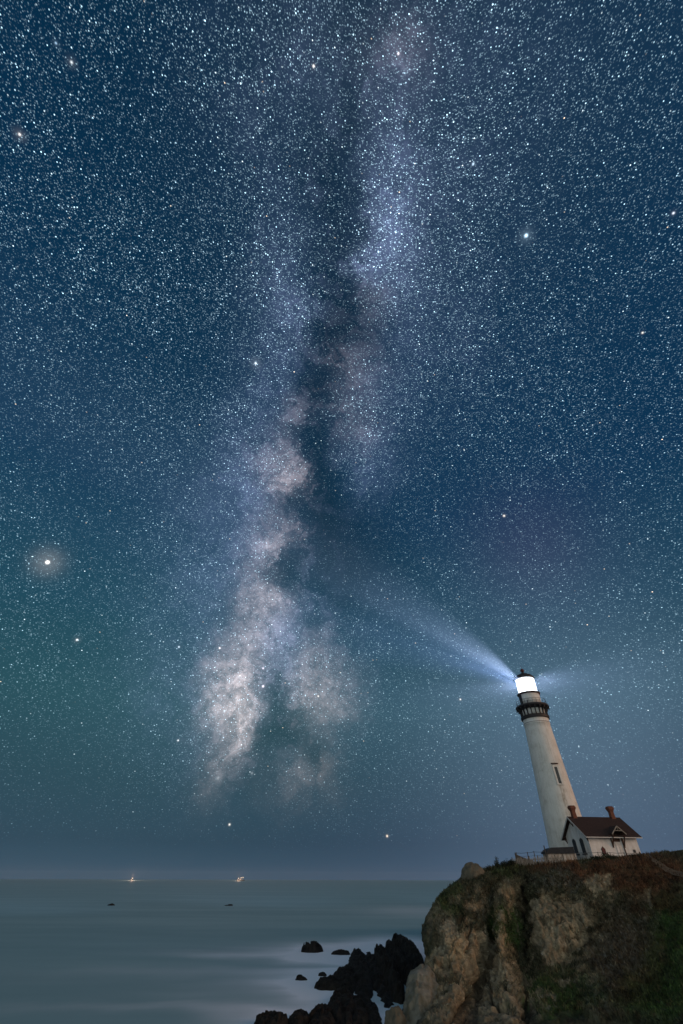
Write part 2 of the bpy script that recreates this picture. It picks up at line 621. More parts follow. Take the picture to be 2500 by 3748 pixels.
def facets(P, seed, k=0.5):
    """Relief of flat broken faces: each cell of space carries its own tilted plane."""
    P = np.asarray(P, dtype=np.float64)
    base = np.floor(P).astype(np.int64)
    best = np.full(len(P), 1e9)
    out = np.zeros(len(P))

    def hh(ix, iy, iz, q):
        n = (ix * 73856093 ^ iy * 19349663 ^ iz * 83492791 ^ (seed * 7919 + q * 104729)) & 0xFFFFFFFF
        n = ((n ^ (n >> 15)) * 2246822519) & 0xFFFFFFFF
        n = ((n ^ (n >> 13)) * 3266489917) & 0xFFFFFFFF
        return ((n ^ (n >> 16)) & 0xFFFFF) / float(0xFFFFF)
    for dx_ in (-1, 0, 1):
        for dy_ in (-1, 0, 1):
            for dz_ in (-1, 0, 1):
                c = base + np.array((dx_, dy_, dz_))
                o_ = [hh(c[:, 0], c[:, 1], c[:, 2], q) for q in range(7)]
                v = P - (c + np.stack(o_[:3], 1))
                d = (v * v).sum(1)
                w_ = d < best
                best[w_] = d[w_]
                pl_ = (v * (np.stack(o_[3:6], 1) * 2 - 1)).sum(1) * 1.6 + (o_[6] * 2 - 1) * k
                out[w_] = pl_[w_]
    return out


def set_tone(me, cols):
    a = me.color_attributes.new('tone', 'FLOAT_COLOR', 'POINT')
    buf = np.ones((len(cols), 4), dtype=np.float32)
    buf[:, :3] = cols
    a.data.foreach_set('color', buf.ravel())


def grid_mesh(name, V, nr, nc):
    me = bpy.data.meshes.new(name)
    idx = np.arange(nr * nc).reshape(nr, nc)
    q = np.stack([idx[:-1, :-1], idx[1:, :-1], idx[1:, 1:], idx[:-1, 1:]], -1).reshape(-1, 4)
    me.vertices.add(len(V))
    me.vertices.foreach_set('co', V.astype(np.float32).ravel())
    me.loops.add(q.size)
    me.loops.foreach_set('vertex_index', q.ravel().astype(np.int32))
    me.polygons.add(len(q))
    me.polygons.foreach_set('loop_start', np.arange(0, q.size, 4, dtype=np.int32))
    me.polygons.foreach_set('loop_total', np.full(len(q), 4, dtype=np.int32))
    me.update(calc_edges=True)
    return me


def soup_mesh(name, V, F):
    """V (n,3), F (m,3 or 4)"""
    me = bpy.data.meshes.new(name)
    k = F.shape[1]
    me.vertices.add(len(V))
    me.vertices.foreach_set('co', V.astype(np.float32).ravel())
    me.loops.add(F.size)
    me.loops.foreach_set('vertex_index', F.ravel().astype(np.int32))
    me.polygons.add(len(F))
    me.polygons.foreach_set('loop_start', np.arange(0, F.size, k, dtype=np.int32))
    me.polygons.foreach_set('loop_total', np.full(len(F), k, dtype=np.int32))
    me.update(calc_edges=True)
    return me


# ------------------------------------------------------------------ headland
ST = [  # each station runs from the crest (first) down to the foot (last): photo pixel and depth
    [(1690, 3222, 98), (1628, 3264, 96), (1590, 3312, 94), (1552, 3368, 92), (1548, 3420, 90), (1562, 3510, 87), (1540, 3620, 83), (1510, 3770, 77)],
    [(1765, 3193, 97), (1690, 3250, 92.5), (1650, 3310, 90.5), (1632, 3380, 88), (1610, 3440, 85.5), (1600, 3520, 83), (1590, 3630, 78.5), (1570, 3780, 70.5)],
    [(1825, 3180, 96), (1765, 3250, 92), (1735, 3310, 90), (1720, 3380, 87), (1712, 3450, 84.5), (1700, 3530, 82), (1680, 3640, 77), (1650, 3780, 69.5)],
    [(1880, 3167, 96), (1815, 3250, 93.5), (1800, 3320, 92), (1795, 3400, 90), (1790, 3470, 88), (1775, 3560, 86), (1745, 3660, 80), (1700, 3780, 72)],
    [(1925, 3167, 96.5), (1850, 3245, 92), (1838, 3320, 90), (1828, 3400, 87), (1830, 3470, 84), (1850, 3560, 80.5), (1870, 3660, 75.5), (1885, 3780, 69)],
    [(1975, 3166, 95), (1915, 3235, 92), (1912, 3310, 93), (1915, 3390, 91.5), (1915, 3470, 90), (1920, 3560, 86), (1930, 3660, 79), (1945, 3780, 71)],
    [(2050, 3163, 93.8), (2000, 3230, 90), (1990, 3300, 89.5), (1985, 3380, 87.5), (1985, 3460, 85.5), (1985, 3550, 83), (2000, 3650, 77), (2010, 3780, 69.5)],
    [(2130, 3158, 93.5), (2100, 3225, 89.8), (2090, 3295, 88.3), (2085, 3370, 87), (2085, 3450, 86), (2080, 3540, 83), (2085, 3650, 77), (2090, 3780, 71)],
    [(2220, 3149, 93), (2190, 3215, 89.3), (2180, 3280, 87.5), (2165, 3360, 86.3), (2150, 3440, 86), (2150, 3540, 81), (2160, 3650, 75.5), (2170, 3780, 70)],
    [(2310, 3143, 92.5), (2300, 3205, 89), (2290, 3280, 87), (2290, 3360, 86), (2290, 3440, 82.5), (2290, 3540, 78.5), (2290, 3650, 74), (2290, 3780, 68.5)],
    [(2400, 3132, 92), (2400, 3200, 88.5), (2400, 3280, 87), (2400, 3360, 83.5), (2400, 3440, 80), (2400, 3540, 75.5), (2400, 3650, 71), (2400, 3780, 66)],
    [(2520, 3114, 92), (2520, 3200, 87), (2520, 3280, 83), (2520, 3360, 79.5), (2520, 3440, 76), (2520, 3540, 71.5), (2520, 3650, 67), (2520, 3780, 62)],
    [(2760, 3090, 86), (2760, 3200, 80), (2760, 3280, 76), (2760, 3360, 72.5), (2760, 3440, 69), (2760, 3540, 65), (2760, 3650, 60), (2760, 3780, 55)],
    [(3150, 3075, 78), (3150, 3200, 71), (3150, 3280, 67), (3150, 3360, 63), (3150, 3440, 60), (3150, 3540, 56), (3150, 3650, 51), (3150, 3780, 46)],
]
cols = []
for st in ST:
    pts = [np.array(at(*p)) for p in st]
    pix = [np.array(p[:2], float) for p in st]
    crest = pts[0]
    inl = np.array((crest[0] / crest[1], 1.0, 0.0))
    pre = [crest + inl * 60 + np.array((0, 0, -12.0 - crest[2] * 0.3)), crest + inl * 42 + np.array((0, 0, -1.5)), crest + inl * 12 + np.array((0, 0, 0.15))]
    foot = pts[-1].copy()
    foot[1] -= 2.0
    foot[2] = -3.0
    cols.append((pre + pts + [foot], [pix[0]] * 3 + pix + [pix[-1] + (0, 60)]))
# two hidden stations close the seaward flank of the point
for k, (dxx, dyy) in enumerate(((5.0, 16.0), (16.0, 44.0))):
    src, px_ = cols[0] if k == 0 else cols[1]
    new = [p + np.array((dxx, dyy, 0.0)) for p in src]
    cols.insert(0, (new, [q.copy() for q in px_]))
CT = np.array([[np.concatenate([p, q]) for p, q in zip(*c)] for c in cols])       # (stations, rows, 5)


def catmull(A, n):
    """Resample axis 0 of A to n points with a Catmull-Rom spline."""
    m = A.shape[0]
    t = np.linspace(0, m - 1, n)
    i = np.minimum(t.astype(int), m - 2)
    f = (t - i).reshape((-1,) + (1,) * (A.ndim - 1))
    p0, p1, p2, p3 = A[np.maximum(i - 1, 0)], A[i], A[i + 1], A[np.minimum(i + 2, m - 1)]
    return 0.5 * (2 * p1 + (p2 - p0) * f + (2 * p0 - 5 * p1 + 4 * p2 - p3) * f ** 2 + (3 * p1 - p0 - 3 * p2 + p3) * f ** 3)


NC, NR = 620, 430
G = catmull(CT, NC)                                  # columns
G = catmull(np.swapaxes(G, 0, 1), NR)                # rows -> (NR, NC, 5)
P = G[..., :3].reshape(-1, 3).copy()
PX, PY = G[..., 3].ravel(), G[..., 4].ravel()


def grid_normals(P):
    g = P.reshape(NR, NC, 3)
    du = np.gradient(g, axis=1)
    dv = np.gradient(g, axis=0)
    n = np.cross(du, dv).reshape(-1, 3)
    n /= np.linalg.norm(n, axis=1, keepdims=True) + 1e-9
    n[n[:, 1] > 0.95] *= 1
    return n


Nn = grid_normals(P)
if np.mean(Nn[:, 2]) < 0:
    Nn = -Nn
steep = np.clip((0.86 - Nn[:, 2]) / 0.3, 0, 1)


def blob(cx, cy, rx, ry, soft=0.5, warp=55, seed=3):
    wx = PX + warp * fbm(np.c_[PX / 55, PY / 55, PX * 0], 4, seed)
    wy = PY + warp * fbm(np.c_[PX / 55, PY / 55, PX * 0 + 9], 4, seed + 5)
    d = np.sqrt(((wx - cx) / rx) ** 2 + ((wy - cy) / ry) ** 2)
    return np.clip((1 + soft / 2 - d) / soft, 0, 1)


def poly_mask(pts, soft=26, warp=62, seed=2):
    """Inside of a polygon in pixel space with a ragged edge, 0..1."""
    wx = PX + warp * fbm(np.c_[PX / 40, PY / 40, PX * 0], 4, seed, 0.6)
    wy = PY + warp * fbm(np.c_[PX / 40, PY / 40, PX * 0 + 9], 4, seed + 5, 0.6)
    n = len(pts)
    ins = np.zeros(len(wx), bool)
    dmin = np.full(len(wx), 1e9)
    for i in range(n):
        (x1, y1), (x2, y2) = pts[i], pts[(i + 1) % n]
        c = ((y1 > wy) != (y2 > wy)) & (wx < (x2 - x1) * (wy - y1) / (y2 - y1 + 1e-9) + x1)
        ins ^= c
        t = np.clip(((wx - x1) * (x2 - x1) + (wy - y1) * (y2 - y1)) / ((x2 - x1) ** 2 + (y2 - y1) ** 2), 0, 1)
        dmin = np.minimum(dmin, np.hypot(wx - x1 - t * (x2 - x1), wy - y1 - t * (y2 - y1)))
    sd = np.where(ins, dmin, -dmin)
    return np.clip(sd / soft + 0.5, 0, 1)


# where bare sandstone shows through the plants
bare = poly_mask([(1622, 3385), (1655, 3350), (1700, 3400), (1740, 3390), (1790, 3430), (1800, 3490), (1780, 3560), (1740, 3600),
                  (1700, 3660), (1650, 3640), (1600, 3600), (1550, 3525)])
bare = np.maximum(bare, poly_mask([(1812, 3420), (1835, 3470), (1890, 3560), (1915, 3650), (1920, 3800), (1770, 3800), (1785, 3600), (1790, 3500)]))
bare = np.maximum(bare, poly_mask([(1965, 3290), (2060, 3275), (2130, 3320), (2165, 3370), (2140, 3440), (2090, 3500), (2060, 3540), (1985, 3520), (1950, 3450), (1945, 3350)]))
bare = np.maximum(bare, 0.8 * poly_mask([(1690, 3280), (1745, 3255), (1760, 3300), (1735, 3350), (1705, 3340)]))
bare = np.maximum(bare, 0.7 * poly_mask([(1845, 3215), (1885, 3210), (1900, 3300), (1850, 3330), (1825, 3270)]))
bare = np.maximum(bare, 0.8 * poly_mask([(2160, 3235), (2230, 3215), (2260, 3250), (2230, 3290), (2160, 3280)]))
bare = np.maximum(bare, 0.9 * poly_mask([(2350, 3275), (2385, 3270), (2385, 3340), (2355, 3345)]))
bare = np.maximum(bare, 0.85 * poly_mask([(1600, 3730), (1680, 3650), (1740, 3590), (1760, 3620), (1700, 3720), (1680, 3800), (1590, 3800)]))
bare = np.maximum(bare, 0.9 * poly_mask([(1540, 3560), (1700, 3560), (1900, 3600), (1930, 3700), (1935, 3900), (1540, 3900)], seed=44))
bare = np.maximum(bare, 0.55 * poly_mask([(1560, 3350), (1600, 3300), (1640, 3330), (1620, 3390), (1560, 3430)]))
crack = np.zeros_like(bare)
for pl in ([(1718, 3380), (1722, 3460), (1712, 3480)], [(1800, 3400), (1805, 3480), (1782, 3550), (1740, 3620), (1690, 3700), (1640, 3760)],
           [(1925, 3210), (1918, 3300), (1925, 3400), (1935, 3470)], [(1790, 3600), (1800, 3680), (1840, 3700)], [(1690, 3330), (1700, 3390)],
           [(1912, 3600), (1930, 3660), (1935, 3760)], [(1845, 3590), (1850, 3620)]):
    w = 7 if len(pl) < 5 else 10
    wx = PX + 16 * fbm(np.c_[PX / 25, PY / 25, PX * 0], 3, 21)
    for (x1, y1), (x2, y2) in zip(pl[:-1], pl[1:]):
        t = np.clip(((wx - x1) * (x2 - x1) + (PY - y1) * (y2 - y1)) / ((x2 - x1) ** 2 + (y2 - y1) ** 2), 0, 1)
        crack = np.maximum(crack, np.exp(-(np.hypot(wx - x1 - t * (x2 - x1), PY - y1 - t * (y2 - y1)) / w) ** 2))
inside = ((PX > 1500) & (PY > 3195)).astype(float)
outc = np.clip((fbm(P * np.array((1 / 2.6, 1 / 2.6, 1 / 5.0)), 5, 141, 0.62) - 0.10) * 4.5, 0, 1) * np.clip((2330 - PX) / 260, 0, 1) * np.clip((PY - 3225) / 110, 0, 1)
bare = np.maximum(bare, 0.75 * outc)
hole = np.clip((fbm(P * np.array((1 / 1.9, 1 / 1.9, 1 / 3.2)), 5, 151, 0.62) - 0.16) * 5, 0, 1)
bare *= 1 - 0.75 * hole
bare *= inside
green = np.clip(blob(1860, 3385, 60, 75) + blob(2470, 3450, 110, 190) + 0.9 * blob(2420, 3650, 150, 120) + 0.8 * blob(2060, 3650, 160, 90)
                + 0.55 * blob(1660, 3300, 60, 60) + .5 * blob(1880, 3180, 70, 25), 0, 1)
red = np.clip(blob(2330, 3200, 230, 60) + .7 * blob(2150, 3175, 220, 28) + 0.6 * blob(2420, 3290, 110, 60) + 0.4 * blob(2290, 3520, 130, 160), 0, 1)
grey = np.clip(0.9 * blob(2060, 3230, 110, 34) + 0.6 * blob(2290, 3440, 110, 130) + 0.6 * blob(1760, 3330, 60, 60) + .5 * blob(2190, 3610, 60, 150), 0, 1)

# relief
coarse = fbm(P / 4.2, 4, 1)
mid = fbm(P / 1.5, 4, 31, ridged=True)
gully = fbm(P * np.array((1 / 1.3, 1 / 1.3, 1 / 4.5)), 4, 51, ridged=True)
lump = fbm(P / 0.55, 3, 71)
blocks = np.round(fbm(P / 2.4, 2, 81) * 3.0) / 3.0
face = np.clip((PY - 3200) / 60, 0, 1)
amp = 0.14 + 0.86 * face
veg = 1 - bare
disp = amp * (0.55 * coarse + bare * (0.14 * gully + 0.05 * blocks + 0.08 * lump) + veg * (0.20 * mid + 0.16 * lump + 0.25 * np.clip(fbm(P / 0.9, 3, 91), 0, 1)))
PW_ = P + 0.35 * np.stack([fbm(P / 1.1, 3, 160 + q) for q in range(3)], 1)
disp += face * bare * (0.42 * facets(PW_ * np.array((1 / 2.9, 1 / 2.9, 1 / 4.2)), 5) + 0.17 * facets(PW_ * np.array((1 / 1.1, 1 / 1.1, 1 / 1.7)), 6))
disp += face * veg * 0.22 * facets(PW_ / 2.2, 7)
fr1 = fbm(PW_ * np.array((1 / 3.0, 1 / 3.0, 1 / 5.5)), 4, 171, 0.55)
fr2 = fbm(PW_ * np.array((1 / 1.5, 1 / 1.5, 1 / 1.0)), 4, 181, 0.55)
fract = np.clip(np.exp(-(fr1 / .035) ** 2) + .6 * np.exp(-(fr2 / .035) ** 2), 0, 1) * face
disp -= 0.26 * fract * bare
disp -= 0.9 * crack * face
disp -= 0.08 * bare
calm = np.exp(-(((P[:, 0] - 50) / 12) ** 2 + ((P[:, 1] - 106) / 8) ** 2))
disp *= 1 - calm
Pd = P + Nn * disp[:, None]
# edges of the sheet stay put
Nd = grid_normals(Pd)
if np.mean(Nd[:, 2]) < 0:
    Nd = -Nd

spk = fbm(P / 0.28, 3, 101)
spk2 = fbm(P / 0.9, 4, 111)
sand = np.array((.285, .215, .128))
sand2 = np.array((.205, .182, .128))
t = np.clip(0.5 + 0.9 * fbm(P * np.array((.5, .5, .16)), 4, 121), 0, 1)[:, None]
rock_c = sand * t + sand2 * (1 - t)
rock_c = rock_c * np.clip(1 + 0.75 * fbm(P * np.array((1 / .8, 1 / .8, 1 / 1.3)), 5, 131, .65) + .3 * fbm(P / 3.5, 3, 133), .25, 2)[:, None] * (1 - .5 * fract)[:, None]
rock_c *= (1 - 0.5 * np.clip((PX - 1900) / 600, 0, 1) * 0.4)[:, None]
base_v = np.array((.046, .046, .027))
g_v = np.array((.032, .062, .016))
r_v = np.array((.095, .045, .024))
gr_v = np.array((.085, .085, .072))
vc = np.tile(base_v, (len(P), 1))
for wgt, c in ((green, g_v), (red, r_v)):
    w = np.clip(wgt * (0.85 + 0.8 * spk2), 0, 1)[:, None]
    vc = vc * (1 - w) + c * w
w = (np.clip(grey * (0.35 + 1.3 * spk + 0.7 * spk2), 0, 0.85))[:, None]
vc = vc * (1 - w) + gr_v * w
dead = np.clip((spk2 - 0.22) * 2.2, 0, .7)[:, None]
vc = vc * (1 - dead) + np.array((.080, .060, .032)) * dead
vc *= np.clip(1 + 0.75 * spk + .9 * fbm(P / 1.3, 4, 191, .6), .3, 2.4)[:, None]
bb = np.clip(bare * 1.15 + 0.35 * bare * spk2 - 0.55 * np.clip(spk - .15, 0, 1), 0, 1)[:, None]
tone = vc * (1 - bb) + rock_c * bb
tone *= (1 - 0.6 * crack)[:, None]
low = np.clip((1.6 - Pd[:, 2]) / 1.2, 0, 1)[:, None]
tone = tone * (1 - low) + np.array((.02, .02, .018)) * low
tone = np.clip(tone, 0.004, 1)
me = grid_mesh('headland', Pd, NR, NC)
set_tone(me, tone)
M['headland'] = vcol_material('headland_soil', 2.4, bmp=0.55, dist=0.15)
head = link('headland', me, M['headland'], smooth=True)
head['kind'] = 'structure'
head['label'] = 'steep sandstone headland overgrown with low plants under the lighthouse'


def ground_at(px, py):
    i = np.argmin((PX - px) ** 2 + (PY - py) ** 2 + np.where(np.arange(len(PX)) // NC < int(NR * 0.245), 1e9, 0))
    return Vector(Pd[i]), Vector(Nd[i])


GX = Pd.reshape(NR, NC, 3)


def ground_z(x, y):
    d = (Pd[:, 0] - x) ** 2 + (Pd[:, 1] - y) ** 2
    k = np.argsort(d)[:6]
    return float(np.mean(Pd[k, 2]))


# ------------------------------------------------------------------ ground cover: blades and leaves on the slopes
wgt = np.clip(1 - bb[:, 0], 0, 1) * (Pd[:, 2] > 1.5) * (PY > 3120) * (PX > 1590) * (PX < 2560)
rowid = np.arange(len(PX)) // NC
wgt *= (rowid > NR * 0.22)
NT = 52000
pick = RNG.choice(len(P), NT, p=wgt / wgt.sum())
base_p = Pd[pick] + RNG.normal(0, 0.06, (NT, 3))
nrm = Nd[pick]
upv = nrm * 0.7 + np.array((0, 0, 0.6)) + RNG.normal(0, 0.45, (NT, 3))
upv /= np.linalg.norm(upv, axis=1, keepdims=True)
side = np.cross(upv, RNG.normal(0, 1, (NT, 3)))
side /= np.linalg.norm(side, axis=1, keepdims=True)
hgt = RNG.uniform(0.10, 0.30, (NT, 1)) * np.where((PY[pick] < 3190) & (RNG.random(NT) < .3), 1.7, 1.0)[:, None] * (1 + 0.8 * np.clip(spk2[pick], 0, 1))[:, None]
wid = RNG.uniform(0.03, 0.085, (NT, 1))
V = np.stack([base_p - side * wid - upv * .05, base_p + side * wid - upv * .05, base_p + side * wid * 0.3 + upv * hgt, base_p - side * wid * .3 + upv * hgt], 1).reshape(-1, 3)
Fq = np.arange(NT * 4).reshape(-1, 4)
me = soup_mesh('ground_cover', V, Fq)
tc_ = tone[pick] * RNG.uniform(0.5, 2.3, (NT, 1))
set_tone(me, np.repeat(np.clip(tc_, .004, .3), 4, axis=0))
M['leaves'] = vcol_material('leaf_tone', 3.0, bmp=0, lo=0.8, hi=1.2)
o = link('ground_cover', me, M['leaves'])
tag(o, 'low ice plant, dry grass and scrub covering the headland slopes', 'ground cover', kind='stuff')

# ------------------------------------------------------------------ path on the right shoulder
pl = [(2372, 3134), (2392, 3152), (2415, 3168), (2440, 3186), (2470, 3200), (2510, 3212), (2560, 3220)]
pts = []
for (x1, y1), (x2, y2) in zip(pl[:-1], pl[1:]):
    for k in range(4):
        pts.append((x1 + (x2 - x1) * k / 4, y1 + (y2 - y1) * k / 4))
bm = bmesh.new()
rows = []
for i, (x, y) in enumerate(pts):
    wpx = 5 + 7 * i / len(pts) + random.uniform(-2, 2)
    row = []
    for k in range(5):
        g, n = ground_at(x + wpx * (k / 2 - 1) * 1.3, y - (k / 2 - 1) * wpx * 0.55)
        row.append(bm.verts.new(g + n * 0.12 + Vector((0, 0, .05))))
    rows.append(row)
for a, c in zip(rows[:-1], rows[1:]):
    for k in range(4):
        bm.faces.new((a[k], a[k + 1], c[k + 1], c[k]))
o = obj('path', bm, M['sand'], smooth=True)
o['kind'] = 'structure'
o['label'] = 'narrow sandy footpath climbing over the right shoulder of the headland'

# ------------------------------------------------------------------ rocks
def rock_mesh(name, size, seed, sub=5, jag=0.34, flat=0.0, point=0.0, cuts=True):
    bm = bmesh.new()
    bmesh.ops.create_icosphere(bm, subdivisions=sub, radius=1.0)
    V = np.array([v.co[:] for v in bm.verts])
    S = np.array(size)
    if point:
        k = np.clip(V[:, 2:3], 0, 1)
        V[:, :2] *= (1 - point * k)
    big = fbm(V * 1.15 + seed * 7.1, 3, seed)
    rid = fbm(V * 2.3 + seed * 3.3, 4, seed + 9, ridged=True)
    blk = np.round(fbm(V * 2.6 + seed, 2, seed + 3) * 3.2) / 3.2
    W = V * S
    fine = fbm(W / 0.5, 4, seed + 4, 0.6) + min(1.6, S[0] * .7) * (fbm(W / 1.5, 4, seed + 14, 0.5) + .5 * np.abs(fbm(W / .8, 3, seed + 24)))
    rg = np.random.default_rng(seed)
    pn = rg.normal(0, 1, (26, 3))
    pn /= np.linalg.norm(pn, axis=1, keepdims=True)
    pd = rg.uniform(.74, .98, 26)
    dots = V @ pn.T
    cut = np.min(np.where(dots > .05, pd / np.maximum(dots, .05), 9), axis=1)
    cut = np.minimum(cut, 1.25) if cuts else 1.0
    r = cut * (1 + jag * (0.8 * big + 0.35 * rid + 0.2 * blk))
    Q = W * r[:, None] + V * (fine * 0.16)[:, None]
    if flat:
        Q[:, 2] = np.minimum(Q[:, 2], S[2] * (flat + 0.1 * fbm(V * 4, 3, seed)))
    for v, q in zip(bm.verts, Q):
        v.co = q
    me = bpy.data.meshes.new(name)
    bm.to_mesh(me)
    bm.free()
    return me, Q, fine


M['wet_rock'] = mottled('wet_black_rock', (.006, .006, .006), (.030, .027, .023), 1.3, 0.8, bmp=0.6, spec=0.06)
M['far_rock'] = mottled('sea_washed_rock', (.010, .010, .010), (.026, .024, .022), 1.3, 0.8, bmp=0.6, spec=0.06)
ROCKS = []


def mound_mesh(name, w, d, h, seed):
    """A craggy rock standing in the water: a broken dome, skirted down below the surface."""
    n = 96
    u, v = np.meshgrid(np.linspace(-1.15, 1.15, n), np.linspace(-1.15, 1.15, n), indexing='ij')
    x, y = u * w / 2, v * d / 2
    P2 = np.stack([x, y, np.full_like(x, seed * 3.7)], -1).reshape(-1, 3)
    wob = fbm(P2 / max(w * .45, .8), 4, seed)
    rho = np.hypot(u, v).ravel() + .30 * wob
    dome = np.clip(1 - np.abs(rho) ** 2.6, -.6, 1)
    prof = np.sign(dome) * np.abs(dome) ** .75
    crag = np.clip(facets(P2 / (w * .34) + .4 * wob[:, None], seed + 2, 1.0), -1.2, 1.2)
    z = h * (prof * (.80 + .26 * fbm(P2 / (w * .30), 4, seed + 5)) + .20 * crag * np.clip(dome * 2, 0, 1))
    amp_ = min(.34, h * .22)
    z = z + amp_ * np.clip(dome * 3, 0, 1) * (fbm(P2 / .9, 4, seed + 7, .6) + .5 * fbm(P2 / .33, 3, seed + 8))
    z = np.maximum(z, -1.2)
    jit = .22 * np.stack([fbm(P2 / .8 + z[:, None], 3, seed + 11), fbm(P2 / .8 + z[:, None], 3, seed + 12)], 1)
    Q = np.c_[P2[:, 0] + jit[:, 0], P2[:, 1] + jit[:, 1], z]
    return grid_mesh(name, Q, n, n), Q


def zz(x, y):                         # coordinates read in the enlarged crop of the shore -> photo pixels
    return 900 + x * .5421, 3050 + y * .5421


def shore_rock(name, label, x0, x1, ytop, ybot, seed, mat='wet_rock', cat='rock', group='dark rocks along the shore', depth=1.0, jag=.34, crop=True, flat=0, sub=5, Y=None, lie=0):
    if crop:
        (x0, ytop), (x1, ybot) = zz(x0, ytop), zz(x1, ybot)
    cx = (x0 + x1) / 2
    g = at_z(cx, ybot, 0.0) if Y is None else at(cx, ybot, Y)
    t = g.y / ray(cx, ybot).y
    w = (x1 - x0) / FOC * t
    back = w * depth * .5
    while lie and at(cx, ytop, g.y + back).z > lie * w and back < 24:
        back += .3
    top = at(cx, ytop, g.y + back)
    h = max(top.z - g.z, .15)
    if lie or mat == 'far_rock':
        me, Q = mound_mesh(name, w * 1.1, back * 2.2, h, seed)
        if not lie:
            Q = Q[Q[:, 2] > 0.0]
    else:
        me, Q, _ = rock_mesh(name, (w * .52, back * 1.1, h * 1.0), seed, sub=sub, jag=jag, flat=flat)
    o = link(name, me, M[mat], smooth=True)
    o.location = (g.x, g.y + back, g.z - 0.0 * h)
    # scale so that the outline really spans the width and height read from the photograph
    o.scale = (w / (Q[:, 0].max() - Q[:, 0].min()), 1, h / Q[:, 2].max())
    o.rotation_euler = (0, 0, 0)
    tag(o, label, cat, group)
    ROCKS.append((o.location.x, o.location.y, w))
    return o


SG = 'sea rocks standing off the shore'
shore_rock('sea_rock', 'tall craggy black sea rock with two humps, alone off the point', 375, 528, 722, 808, 5, 'far_rock', group=SG, jag=.42)
shore_rock('sea_rock', 'low long sea rock just right of the tall craggy one', 576, 710, 782, 822, 8, 'far_rock', group=SG, depth=.5, jag=.5)
shore_rock('sea_rock', 'small peaked rock half lost in surf mist, below the tall sea rock', 330, 412, 952, 995, 12, 'far_rock', group=SG, depth=.7)
shore_rock('sea_rock', 'tiny rounded rock in pale mist beside the small peaked one', 488, 546, 934, 966, 14, 'far_rock', group=SG)
shore_rock('sea_rock', 'faint flat rock in the surf behind the shore boulders', 838, 884, 815, 834, 17, 'far_rock', group=SG)
shore_rock('sea_rock', 'faint low rock in the surf touching the stepped shore boulders', 928, 995, 822, 856, 19, 'far_rock', group=SG)
SL = [
    ('flat black rock tongue reaching farthest out into the surf', 462, 670, 962, 1062, 23, .8),
    ('rough black rock rising behind the flat rock tongue', 600, 775, 908, 1080, 25, .9),
    ('broad black rock with a level top, centre of the shore pile', 720, 905, 838, 1112, 27, .9),
    ('sloping black rock right of the level-topped one', 870, 1040, 868, 1132, 29, .9),
    ('high stepped black boulder in front of the cliff foot', 970, 1115, 780, 1142, 33, .8),
    ('black boulder wedged against the pale cliff slab', 1075, 1215, 765, 1060, 35, .9),
    ('topmost black boulder below the overhanging cliff nose', 1120, 1250, 690, 930, 37, .9),
    ('large smooth black rock at the bottom edge, farthest left', 40, 268, 1193, 1330, 41, .8),
    ('low lumpy black rock beside the large smooth one', 262, 425, 1188, 1330, 43, .8),
    ('wide flat black rock before the tallest foreground rock', 390, 600, 1166, 1345, 45, .7),
    ('tallest black foreground rock, rising over the pool inlet', 540, 780, 1082, 1330, 47, .8),
    ('sloping black rock leaning on the tallest foreground rock', 690, 860, 1138, 1340, 49, .8),
    ('small upright black rock beside the still pool inlet', 828, 925, 1168, 1320, 51, .8),
]
for lab, x0, x1, yt, yb, sd, dp in SL:
    shore_rock('shore_rock', lab, x0 - 25, x1 + 25, yt, yb, sd, depth=dp, lie=.30)
M['grey_rock'] = mottled('grey_sandstone', (.085, .078, .058), (.16, .14, .10), 1.1, 0.9, bmp=0.8, spec=0.15)
M['pale_rock'] = mottled('pale_lichen_stone', (.10, .095, .068), (.24, .23, .19), 0.8, 0.9, (1, 1, .5), 0.8, spec=0.15)
shore_rock('boulder', 'grey brown boulder at the cliff foot beside the pool inlet', 925, 1110, 1165, 1340, 55, 'grey_rock', group='loose boulders of the cliff', depth=.8)
hull = [(1566, 3534, 80.5), (1540, 3545, 80), (1507, 3562, 79.8), (1501, 3592, 79.2), (1482, 3628, 78.4), (1476, 3700, 76.5), (1482, 3790, 74.5),
        (1530, 3640, 76.2), (1545, 3790, 73.2), (1590, 3570, 80), (1612, 3620, 79), (1622, 3700, 77), (1618, 3790, 74.5), (1575, 3660, 76.3)]
hp = [at(*q) for q in hull]
ctr = sum(hp, Vector()) / len(hp)
hp += [q + Vector((.6, 4.5, -.5)) for q in hp]
bm = bmesh.new()
for q in hp:
    bm.verts.new(q - ctr)
r_ = bmesh.ops.convex_hull(bm, input=bm.verts[:])
bmesh.ops.delete(bm, geom=[e for e in r_['geom_interior'] if isinstance(e, bmesh.types.BMVert)], context='VERTS')
for _ in range(5):
    bmesh.ops.subdivide_edges(bm, edges=[e for e in bm.edges if e.calc_length() > .28], cuts=1, use_grid_fill=True)
bmesh.ops.triangulate(bm, faces=bm.faces[:])
bm.normal_update()
W_ = np.array([v.co[:] for v in bm.verts])
N_ = np.array([v.normal[:] for v in bm.verts])
dsp = .30 * fbm(W_ / 1.6, 4, 301) + .10 * fbm(W_ / .4, 3, 302) + .22 * facets(W_ * np.array((.55, .55, .35)), 9)
for v, n_, d_ in zip(bm.verts, N_, dsp):
    v.co += Vector(n_) * float(d_)
o = obj('boulder', bm, M['pale_rock'], smooth=True)
o.location = ctr
tag(o, 'big pale slab of rock with a bleached top leaning at the cliff foot', 'rock', 'loose boulders of the cliff')
